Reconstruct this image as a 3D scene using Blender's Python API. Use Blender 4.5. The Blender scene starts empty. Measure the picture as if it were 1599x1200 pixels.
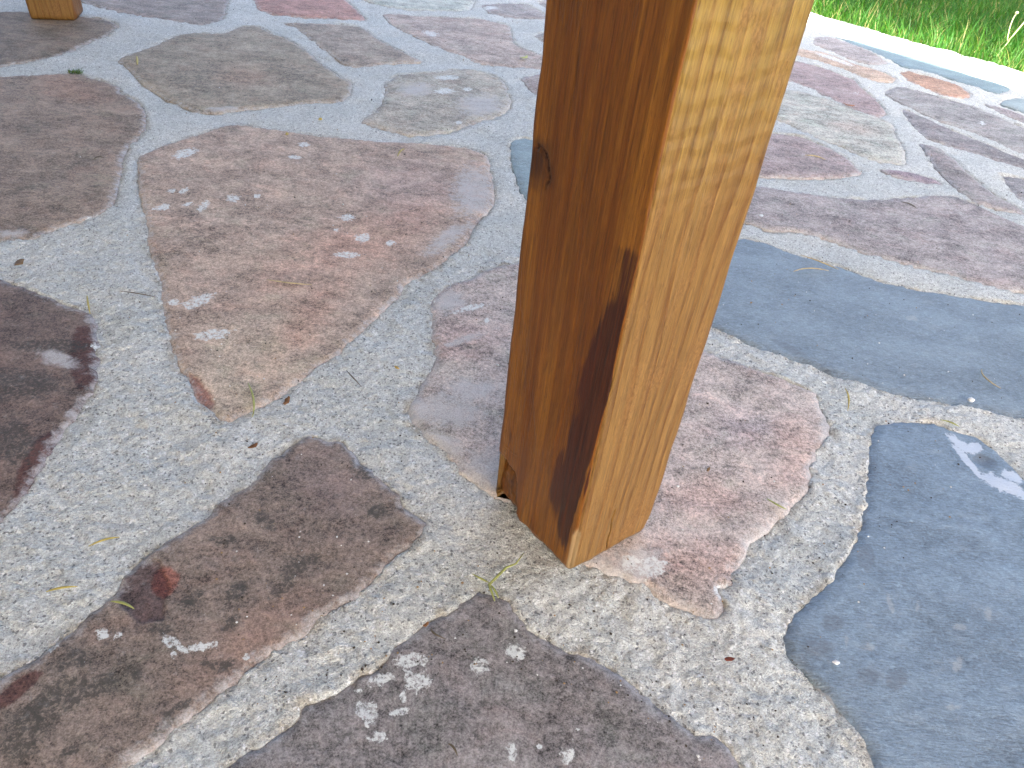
import bpy, bmesh, math, random
import numpy as np
from mathutils import Matrix, Vector
from mathutils.geometry import delaunay_2d_cdt

scene = bpy.context.scene
col = scene.collection
PI = math.pi
R_ = math.radians

# ------------------------------------------------------------------ camera
# x runs to the right, y away from the camera, z up; the top of the paving is z = 0
cam_d = bpy.data.cameras.new('camera')
cam = bpy.data.objects.new('camera', cam_d)
col.objects.link(cam)
rot = Matrix(((0.9938525, -0.1107122, 0.0), (0.0697449, 0.6260924, -0.7766234), (0.0859817, 0.7718491, 0.6299651)))
cam.matrix_world = Matrix.Translation((0, 0, 0.475)) @ rot.to_4x4()
cam_d.sensor_width = 36.0
cam_d.lens = 36.0 * 1110 / 1599
cam_d.clip_start = 0.01
cam_d.clip_end = 500
cam_d.dof.use_dof = True
cam_d.dof.focus_distance = 0.64
cam_d.dof.aperture_fstop = 36.0
scene.camera = cam

# ------------------------------------------------------------------ light
# the patio's own axes: U points out to the lawn, V runs along the row of posts
ANG = R_(41)
U = np.array([math.cos(ANG), math.sin(ANG)])
V = np.array([-math.sin(ANG), math.cos(ANG)])
SUN_TO = -0.50 * U - 0.78 * V          # horizontal part of the vector to the sun for a rise of 1
sun_vec = Vector((SUN_TO[0], SUN_TO[1], 1.0)).normalized()
sun_el = math.asin(sun_vec.z)
world = bpy.data.worlds.new('World')
scene.world = world
world.use_nodes = True
wn = world.node_tree.nodes
wl = world.node_tree.links
sky = wn.new('ShaderNodeTexSky')
sky.sky_type = 'NISHITA'
sky.sun_disc = False
sky.sun_elevation = sun_el
sky.dust_density = 5.0
sky.air_density = 0.8
sky.ozone_density = 0.5
sky.sun_rotation = math.atan2(sun_vec.x, sun_vec.y)
wn['Background'].inputs['Strength'].default_value = 0.12
wl.new(sky.outputs['Color'], wn['Background'].inputs['Color'])
sun_d = bpy.data.lights.new('sun', 'SUN')
sun_d.energy = 4.5
sun_d.angle = R_(0.53)
sun_d.color = (1.0, 0.95, 0.86)
sun = bpy.data.objects.new('sun', sun_d)
sun.rotation_euler = sun_vec.to_track_quat('Z', 'Y').to_euler()
sun.location = (0, 0, 6)
col.objects.link(sun)

vs = scene.view_settings
vs.view_transform = 'Standard'
vs.look = 'None'
vs.exposure = 2.72
vs.gamma = 1.0
vs.use_curve_mapping = False
scene.cycles.use_denoising = True
scene.cycles.denoising_prefilter = 'NONE'
scene.cycles.max_bounces = 8
scene.cycles.diffuse_bounces = 4

# flagstones: (key, kind, albedo, outline on the ground in metres, label)
STONES = [
 ('C','sand',(0.3769,0.253,0.2016),[(-0.6191,1.0373),(-0.6073,1.0926),(-0.5787,1.1481),(-0.5423,1.223),(-0.4498,1.2168),(-0.3579,1.2108),(-0.2692,1.2163),(-0.1822,1.2367),(-0.119,1.2341),(-0.0844,1.2052),(-0.0669,1.0999),(-0.0567,1.02),(-0.0758,0.9496),(-0.0809,0.8888),(-0.1022,0.8295),(-0.1249,0.7909),(-0.1466,0.7607),(-0.1546,0.7086),(-0.172,0.6603),(-0.1876,0.6067),(-0.2114,0.562),(-0.2305,0.5245),(-0.2439,0.5027),(-0.2639,0.4781),(-0.2712,0.4814),(-0.29,0.4931),(-0.3098,0.5108),(-0.3394,0.5496),(-0.3702,0.5934),(-0.4027,0.6497),(-0.4363,0.7135),(-0.4682,0.7584),(-0.5094,0.837),(-0.535,0.8798),(-0.5711,0.9457)],'large pinkish tan flagstone with white specks'),
 ('B','sand',(0.257,0.1721,0.1315),[(-1.0804,1.2808),(-1.0172,1.3292),(-0.9642,1.3622),(-0.9123,1.3953),(-0.85,1.372),(-0.8014,1.3489),(-0.7845,1.3154),(-0.7361,1.2796),(-0.6958,1.2363),(-0.6755,1.1861),(-0.6596,1.1595),(-0.6541,1.1098),(-0.6481,1.0554),(-0.6171,0.9872),(-0.5961,0.9322),(-0.5717,0.8663),(-0.5879,0.8309),(-0.6123,0.7989),(-0.6224,0.7698),(-0.6549,0.757),(-0.7169,0.7307),(-0.8998,0.9007),(-1.0401,1.1296)],'brown flagstone with grey green mottling'),
 ('L3','sand',(0.1982,0.1397,0.1063),[(-1.1491,1.2627),(-1.0499,1.3809),(-1.0042,1.445),(-0.9879,1.5154),(-0.9904,1.5772),(-0.9828,1.6535),(-0.9963,1.7259),(-1.0118,1.7567),(-1.0639,1.7843),(-1.1123,1.7806),(-1.1809,1.7806),(-1.2604,1.7611),(-1.3403,1.7005),(-1.4003,1.5475),(-1.292,1.341)],None),
 ('D','sand',(0.2806,0.2123,0.1607),[(-0.8876,1.5023),(-0.865,1.6044),(-0.8559,1.7109),(-0.8333,1.7517),(-0.7692,1.7686),(-0.7558,1.8388),(-0.7194,1.8693),(-0.662,1.8112),(-0.6188,1.7871),(-0.5476,1.7012),(-0.4984,1.6306),(-0.4332,1.5437),(-0.4001,1.5196),(-0.384,1.4434),(-0.3893,1.3893),(-0.4608,1.353),(-0.4937,1.3267),(-0.5446,1.2911),(-0.5922,1.2539),(-0.6233,1.2539),(-0.6596,1.2843),(-0.6975,1.3082),(-0.7501,1.3516),(-0.7915,1.3942),(-0.8343,1.4481)],None),
 ('T5','sand',(0.3077,0.2287,0.1878),[(-0.6824,1.9213),(-0.6194,1.9444),(-0.5403,1.9751),(-0.4836,1.9667),(-0.4156,1.8587),(-0.3363,1.7732),(-0.2816,1.7181),(-0.3431,1.6775),(-0.4197,1.6164),(-0.4611,1.6509),(-0.5314,1.7479),(-0.6368,1.8947)],None),
 ('T6','sand',(0.369,0.1773,0.1485),[(-0.9281,2.3405),(-0.8183,2.1221),(-0.7809,2.0355),(-0.7211,1.989),(-0.6362,2.0013),(-0.552,2.0203),(-0.4849,2.038),(-0.5493,2.1628),(-0.5944,2.2422),(-0.6723,2.3886),(-0.8441,2.4996)],'reddish flagstone'),
 ('T7','sand',(0.2587,0.1976,0.1814),[(-1.2698,1.9927),(-1.1737,1.908),(-1.0563,1.8574),(-0.9402,1.8312),(-0.8315,1.8098),(-0.8128,1.8932),(-0.8638,2.0563),(-0.9408,2.2826),(-1.1796,2.3449),(-1.3031,2.2146)],None),
 ('T8','sand',(0.369,0.2708,0.2443),[(-0.4704,2.1377),(-0.3494,2.1581),(-0.2109,2.2023),(-0.1174,2.169),(-0.102,2.0519),(-0.0856,1.9588),(-0.0175,1.9006),(0.0455,1.8791),(0.0385,1.8082),(-0.0171,1.7699),(-0.0924,1.7617),(-0.1638,1.7657),(-0.2425,1.83),(-0.3261,1.9176),(-0.4237,2.0307)],None),
 ('T9','sand',(0.3879,0.3784,0.3507),[(-0.6207,2.339),(-0.5671,2.275),(-0.4813,2.2233),(-0.3943,2.2089),(-0.2424,2.2691),(-0.2435,2.4306),(-0.2611,2.6474),(-0.482,2.6298),(-0.6146,2.4739)],None),
 ('T10','sand',(0.2988,0.2443,0.2443),[(-0.2228,2.3853),(-0.1588,2.4377),(-0.0849,2.4673),(-0.0207,2.3463),(0.0316,2.3212),(-0.0222,2.2783),(-0.1158,2.2489),(-0.182,2.2826)],None),
 ('T11','sand',(0.3198,0.2592,0.2517),[(-0.0606,2.5091),(0.0809,2.7315),(0.1314,2.5328),(0.0697,2.4091),(-0.0047,2.3982)],None),
 ('T12','sand',(0.2988,0.2669,0.2592),[(-0.048,2.0693),(-0.019,2.1326),(0.0696,2.166),(0.0953,2.0506),(-0.0119,2.0238)],None),
 ('T13','sand',(0.2988,0.2229,0.216),[(-0.0576,1.687),(-0.0155,1.7285),(0.0694,1.756),(0.1124,1.6535),(0.0692,1.5278),(0.0156,1.5177),(-0.0136,1.5761),(-0.0349,1.6137)],None),
 ('E','sand',(0.3507,0.2906,0.248),[(-0.3362,1.5344),(-0.323,1.6049),(-0.2647,1.6422),(-0.2214,1.6792),(-0.1767,1.7071),(-0.1261,1.6858),(-0.0904,1.6403),(-0.0781,1.5707),(-0.0637,1.5026),(-0.0715,1.432),(-0.0986,1.3927),(-0.1474,1.3232),(-0.2029,1.2655),(-0.2402,1.2603),(-0.2903,1.2775),(-0.3315,1.2984),(-0.3288,1.3275),(-0.3141,1.3882),(-0.3217,1.4657)],None),
 ('S13','slate',(0.1409,0.1817,0.2029),[(-0.0526,1.2925),(-0.0326,1.3153),(0.0214,1.3087),(0.0921,1.251),(0.1004,1.1019),(0.0492,1.0131),(0.0096,1.0188),(-0.0118,1.048),(-0.0242,1.0861),(-0.0359,1.1509),(-0.0477,1.225)],'grey slate flagstone'),
 ('F','sand',(0.3879,0.2988,0.2866),[(-0.1107,0.738),(-0.0988,0.7647),(-0.0697,0.7932),(-0.0452,0.8234),(-0.0095,0.8504),(0.0688,0.8118),(0.1483,0.7444),(0.2222,0.6885),(0.2451,0.6764),(0.2752,0.666),(0.2999,0.6537),(0.3233,0.6393),(0.3399,0.6309),(0.3367,0.6085),(0.3387,0.5737),(0.3313,0.5568),(0.3132,0.5314),(0.3002,0.5062),(0.2906,0.4762),(0.2685,0.4524),(0.2593,0.4382),(0.2284,0.4171),(0.2141,0.3916),(0.1982,0.3725),(0.1976,0.3599),(0.1843,0.352),(0.1892,0.3407),(0.1875,0.3307),(0.1766,0.3254),(0.1524,0.3326),(0.1329,0.34),(0.1253,0.3474),(0.103,0.3555),(0.0822,0.3602),(0.0633,0.3691),(0.0353,0.4025),(0.0059,0.4246),(-0.0179,0.4341),(-0.0376,0.4525),(-0.0564,0.473),(-0.0757,0.4909),(-0.0932,0.5091),(-0.1036,0.5314),(-0.0961,0.5508),(-0.0909,0.5836),(-0.0877,0.6067),(-0.0939,0.6462),(-0.1041,0.687)],'pink flagstone partly filmed over with mortar under the post'),
 ('SL1','slate',(0.1304,0.1634,0.2196),[(0.3211,0.9979),(0.3528,0.9909),(0.4004,0.9601),(0.4431,0.9468),(0.4822,0.9221),(0.5104,0.9051),(0.5504,0.898),(0.602,0.8919),(0.6492,0.8849),(0.6944,0.886),(0.8107,0.8691),(0.7703,0.7343),(0.6501,0.6218),(0.5669,0.627),(0.5501,0.6263),(0.5212,0.6301),(0.4876,0.6353),(0.4578,0.6402),(0.4213,0.6451),(0.399,0.6596),(0.3645,0.6677),(0.3441,0.6835),(0.33,0.6871),(0.3049,0.7001),(0.2746,0.714),(0.2524,0.734),(0.2377,0.7465),(0.2081,0.7784),(0.209,0.8589),(0.2587,0.9627)],'long blue grey slate flagstone'),
 ('SL2','slate',(0.1212,0.1689,0.2531),[(0.3754,0.5639),(0.3894,0.5861),(0.4142,0.5963),(0.4342,0.6017),(0.4595,0.6007),(0.4786,0.5916),(0.497,0.5866),(0.5082,0.5707),(0.5135,0.5536),(0.5168,0.5333),(0.5304,0.5011),(0.5416,0.4341),(0.5127,0.3483),(0.4397,0.2424),(0.3698,0.1854),(0.2658,0.1753),(0.2683,0.2084),(0.2694,0.2244),(0.2686,0.2338),(0.2651,0.245),(0.2581,0.2576),(0.25,0.2706),(0.2406,0.2826),(0.2334,0.2917),(0.229,0.2994),(0.227,0.3118),(0.2306,0.3209),(0.239,0.3355),(0.2551,0.3527),(0.2704,0.3632),(0.2811,0.3771),(0.2957,0.396),(0.316,0.4265),(0.326,0.438),(0.3316,0.4562),(0.3365,0.4623),(0.3574,0.5203)],'large blue grey slate flagstone with a pale scar'),  # extra blue in this albedo stands in for reflected sky
 ('G','sand',(0.1975,0.168,0.1808),[(-0.021,0.3213),(-0.0089,0.3287),(0.0084,0.3268),(0.0188,0.3207),(0.0273,0.3122),(0.0347,0.3005),(0.0542,0.2923),(0.0619,0.2865),(0.0714,0.2892),(0.0826,0.2818),(0.0978,0.2757),(0.108,0.2671),(0.1198,0.259),(0.1323,0.248),(0.1416,0.2402),(0.1499,0.2367),(0.1628,0.2351),(0.1731,0.2265),(0.1804,0.219),(0.1859,0.1999),(0.1772,0.1667),(-0.0054,0.1392),(-0.1792,0.1319),(-0.1635,0.1639),(-0.1493,0.1801),(-0.1409,0.1898),(-0.1307,0.2005),(-0.1196,0.2124),(-0.1177,0.2255),(-0.1054,0.2322),(-0.0926,0.2382),(-0.0873,0.2471),(-0.0797,0.2528),(-0.068,0.2609),(-0.0609,0.2782),(-0.0529,0.2859),(-0.0443,0.2998),(-0.0311,0.3087)],'grey mauve flagstone with white lime splashes'),
 ('H','sand',(0.1975,0.1384,0.1197),[(-0.1884,0.478),(-0.1784,0.4769),(-0.1679,0.476),(-0.1536,0.4748),(-0.1433,0.4652),(-0.1227,0.4459),(-0.0999,0.4287),(-0.09,0.4195),(-0.0807,0.406),(-0.0588,0.3877),(-0.0586,0.3768),(-0.0695,0.3575),(-0.0813,0.3389),(-0.0897,0.324),(-0.0978,0.3097),(-0.1082,0.2989),(-0.1207,0.2865),(-0.1289,0.2714),(-0.1448,0.2595),(-0.155,0.2458),(-0.1633,0.2323),(-0.1728,0.2193),(-0.1818,0.2072),(-0.1907,0.1963),(-0.1999,0.1862),(-0.2065,0.1752),(-0.2311,0.1465),(-0.2715,0.123),(-0.3378,0.1165),(-0.3879,0.1548),(-0.3588,0.1927),(-0.3145,0.2192),(-0.3074,0.2305),(-0.2986,0.2429),(-0.2897,0.2587),(-0.2842,0.2765),(-0.2767,0.2938),(-0.278,0.305),(-0.2715,0.3218),(-0.2607,0.342),(-0.2516,0.3517),(-0.2394,0.3716),(-0.2315,0.394),(-0.2189,0.4108),(-0.2095,0.4325),(-0.202,0.4559),(-0.1939,0.4718)],'brown mauve flagstone with dark lichen blotches and red chip'),
 ('I','sand',(0.1588,0.1002,0.0869),[(-0.6051,0.6783),(-0.5651,0.6653),(-0.5247,0.6515),(-0.4938,0.6351),(-0.4706,0.6268),(-0.4563,0.6131),(-0.4466,0.5906),(-0.4332,0.5767),(-0.4355,0.5671),(-0.426,0.5554),(-0.413,0.5331),(-0.4044,0.5071),(-0.4032,0.4851),(-0.3998,0.4496),(-0.3959,0.4194),(-0.3924,0.3942),(-0.39,0.3748),(-0.388,0.3542),(-0.3901,0.3386),(-0.4026,0.3118),(-0.4486,0.2824),(-0.5802,0.3957),(-0.6904,0.595),(-0.6589,0.6694)],'dark maroon flagstone'),
 ('R1','sand',(0.2938,0.2352,0.2417),[(0.3344,1.1853),(0.3893,1.2055),(0.4325,1.1983),(0.5124,1.1929),(0.5891,1.2),(0.6776,1.2364),(0.7519,1.2614),(0.7803,1.2285),(0.8047,1.1838),(0.8285,1.1581),(0.8768,1.0859),(0.8137,0.954),(0.7474,0.9171),(0.7131,0.9238),(0.682,0.9225),(0.6518,0.9373),(0.616,0.9478),(0.589,0.9604),(0.5471,0.9759),(0.5126,0.9877),(0.4921,1.0031),(0.4502,1.0286),(0.4092,1.0403),(0.3711,1.0311),(0.3412,1.0524),(0.3059,1.0779)],None),
 ('R2','sand',(0.3164,0.2257,0.2257),[(0.4252,1.4874),(0.4843,1.4986),(0.5358,1.4924),(0.5751,1.4434),(0.6008,1.4001),(0.6016,1.3615),(0.6092,1.3235),(0.5623,1.2866),(0.4951,1.2681),(0.4069,1.2523),(0.3585,1.259)],None),
 ('R3','sand',(0.3812,0.3479,0.3164),[(0.5178,1.8111),(0.5811,1.8241),(0.618,1.8223),(0.6759,1.7742),(0.713,1.7264),(0.7517,1.6948),(0.781,1.6489),(0.7572,1.5729),(0.7457,1.4841),(0.7156,1.3942),(0.6861,1.3922),(0.6401,1.405),(0.6119,1.4545),(0.569,1.488),(0.5389,1.5427),(0.5119,1.5859),(0.4619,1.6066)],'pale beige grey flagstone'),
 ('R4','sand',(0.3012,0.2072,0.2133),[(0.6306,2.1446),(0.6796,2.1191),(0.7296,2.0886),(0.7802,2.0239),(0.8028,2.0036),(0.7923,1.9168),(0.8037,1.8386),(0.7969,1.7412),(0.7698,1.6921),(0.7218,1.7069),(0.6878,1.7783),(0.6491,1.8643),(0.6161,1.9053),(0.5541,1.9484)],None),
 ('R5','sand',(0.4163,0.2829,0.2194),[(0.6785,2.2756),(0.7334,2.2632),(0.7901,2.2659),(0.8419,2.1718),(0.8944,2.1289),(0.931,2.0523),(0.8994,2.0059),(0.8539,2.0058),(0.8037,2.0627),(0.7489,2.1343),(0.7061,2.1758),(0.6505,2.1932)],None),
 ('R6','sand',(0.3012,0.2483,0.2584),[(0.7801,2.3492),(0.8166,2.4511),(0.8711,2.4676),(0.9168,2.3935),(0.9552,2.314),(0.9594,2.1995),(0.9063,2.1653),(0.847,2.207),(0.8158,2.2911)],None),
 ('R7','sand',(0.3812,0.2042,0.1377),[(0.9576,2.1226),(0.9959,2.1499),(1.0516,2.11),(1.0969,2.051),(1.0976,1.974),(1.0736,1.9339),(1.0199,1.9305),(0.9751,1.9838),(0.9564,2.0561)],'orange flagstone'),
 ('R8','slate',(0.1354,0.1869,0.2163),[(0.879,2.4956),(0.9674,2.4544),(1.0172,2.384),(1.1105,2.3078),(1.1724,2.1998),(1.2535,2.0915),(1.2182,2.0392),(1.1773,2.0026),(1.1316,2.0638),(1.0746,2.1371),(1.0031,2.1845),(0.9799,2.2751),(0.9392,2.3656),(0.9075,2.4281)],None),
 ('R9','sand',(0.2584,0.2257,0.232),[(0.841,1.9029),(0.9074,1.9809),(0.9487,1.9578),(1.0049,1.9097),(1.0496,1.875),(1.0861,1.8062),(1.1151,1.7398),(1.1809,1.5884),(1.1088,1.4156),(1.0455,1.4888),(1.0166,1.5398),(0.9876,1.5942),(0.9531,1.6627),(0.9064,1.7154),(0.8623,1.8103)],None),
 ('R10','sand',(0.232,0.1926,0.2042),[(0.8389,1.788),(0.8634,1.7591),(0.9092,1.6611),(0.9516,1.5946),(1.0023,1.5108),(1.0741,1.4217),(1.0273,1.3485),(0.9711,1.4476),(0.9252,1.4883),(0.8697,1.5322),(0.821,1.5812),(0.8286,1.677)],None),
 ('R11','sand',(0.2584,0.2102,0.2163),[(0.7938,1.535),(0.8283,1.5197),(0.8352,1.462),(0.8333,1.3769),(0.8383,1.2982),(0.86,1.2359),(0.8596,1.2075),(0.8208,1.2181),(0.7842,1.2375),(0.7715,1.2805),(0.7719,1.3784),(0.7826,1.4706)],None),
 ('R12','sand',(0.2584,0.2194,0.232),[(0.8997,1.4048),(0.9455,1.3956),(1.025,1.3334),(0.9606,1.1977),(0.9062,1.2217),(0.8859,1.2746),(0.8859,1.3311)],None),
 ('R13','sand',(0.2938,0.2042,0.2417),[(0.649,1.3562),(0.6957,1.3632),(0.7278,1.3505),(0.754,1.3336),(0.7529,1.3068),(0.7221,1.3042),(0.6701,1.3254)],None),
 ('R14','sand',(0.2584,0.2013,0.2163),[(1.0972,1.9065),(1.1335,1.8842),(1.1627,1.8364),(1.2121,1.7365),(1.1702,1.686),(1.1331,1.7764),(1.1093,1.8327)],None),
 ('R15','slate',(0.2013,0.232,0.2483),[(1.1425,1.9172),(1.1774,1.9602),(1.2277,1.999),(1.3309,1.912),(1.2574,1.7509),(1.1739,1.8591)],None),
]
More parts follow.
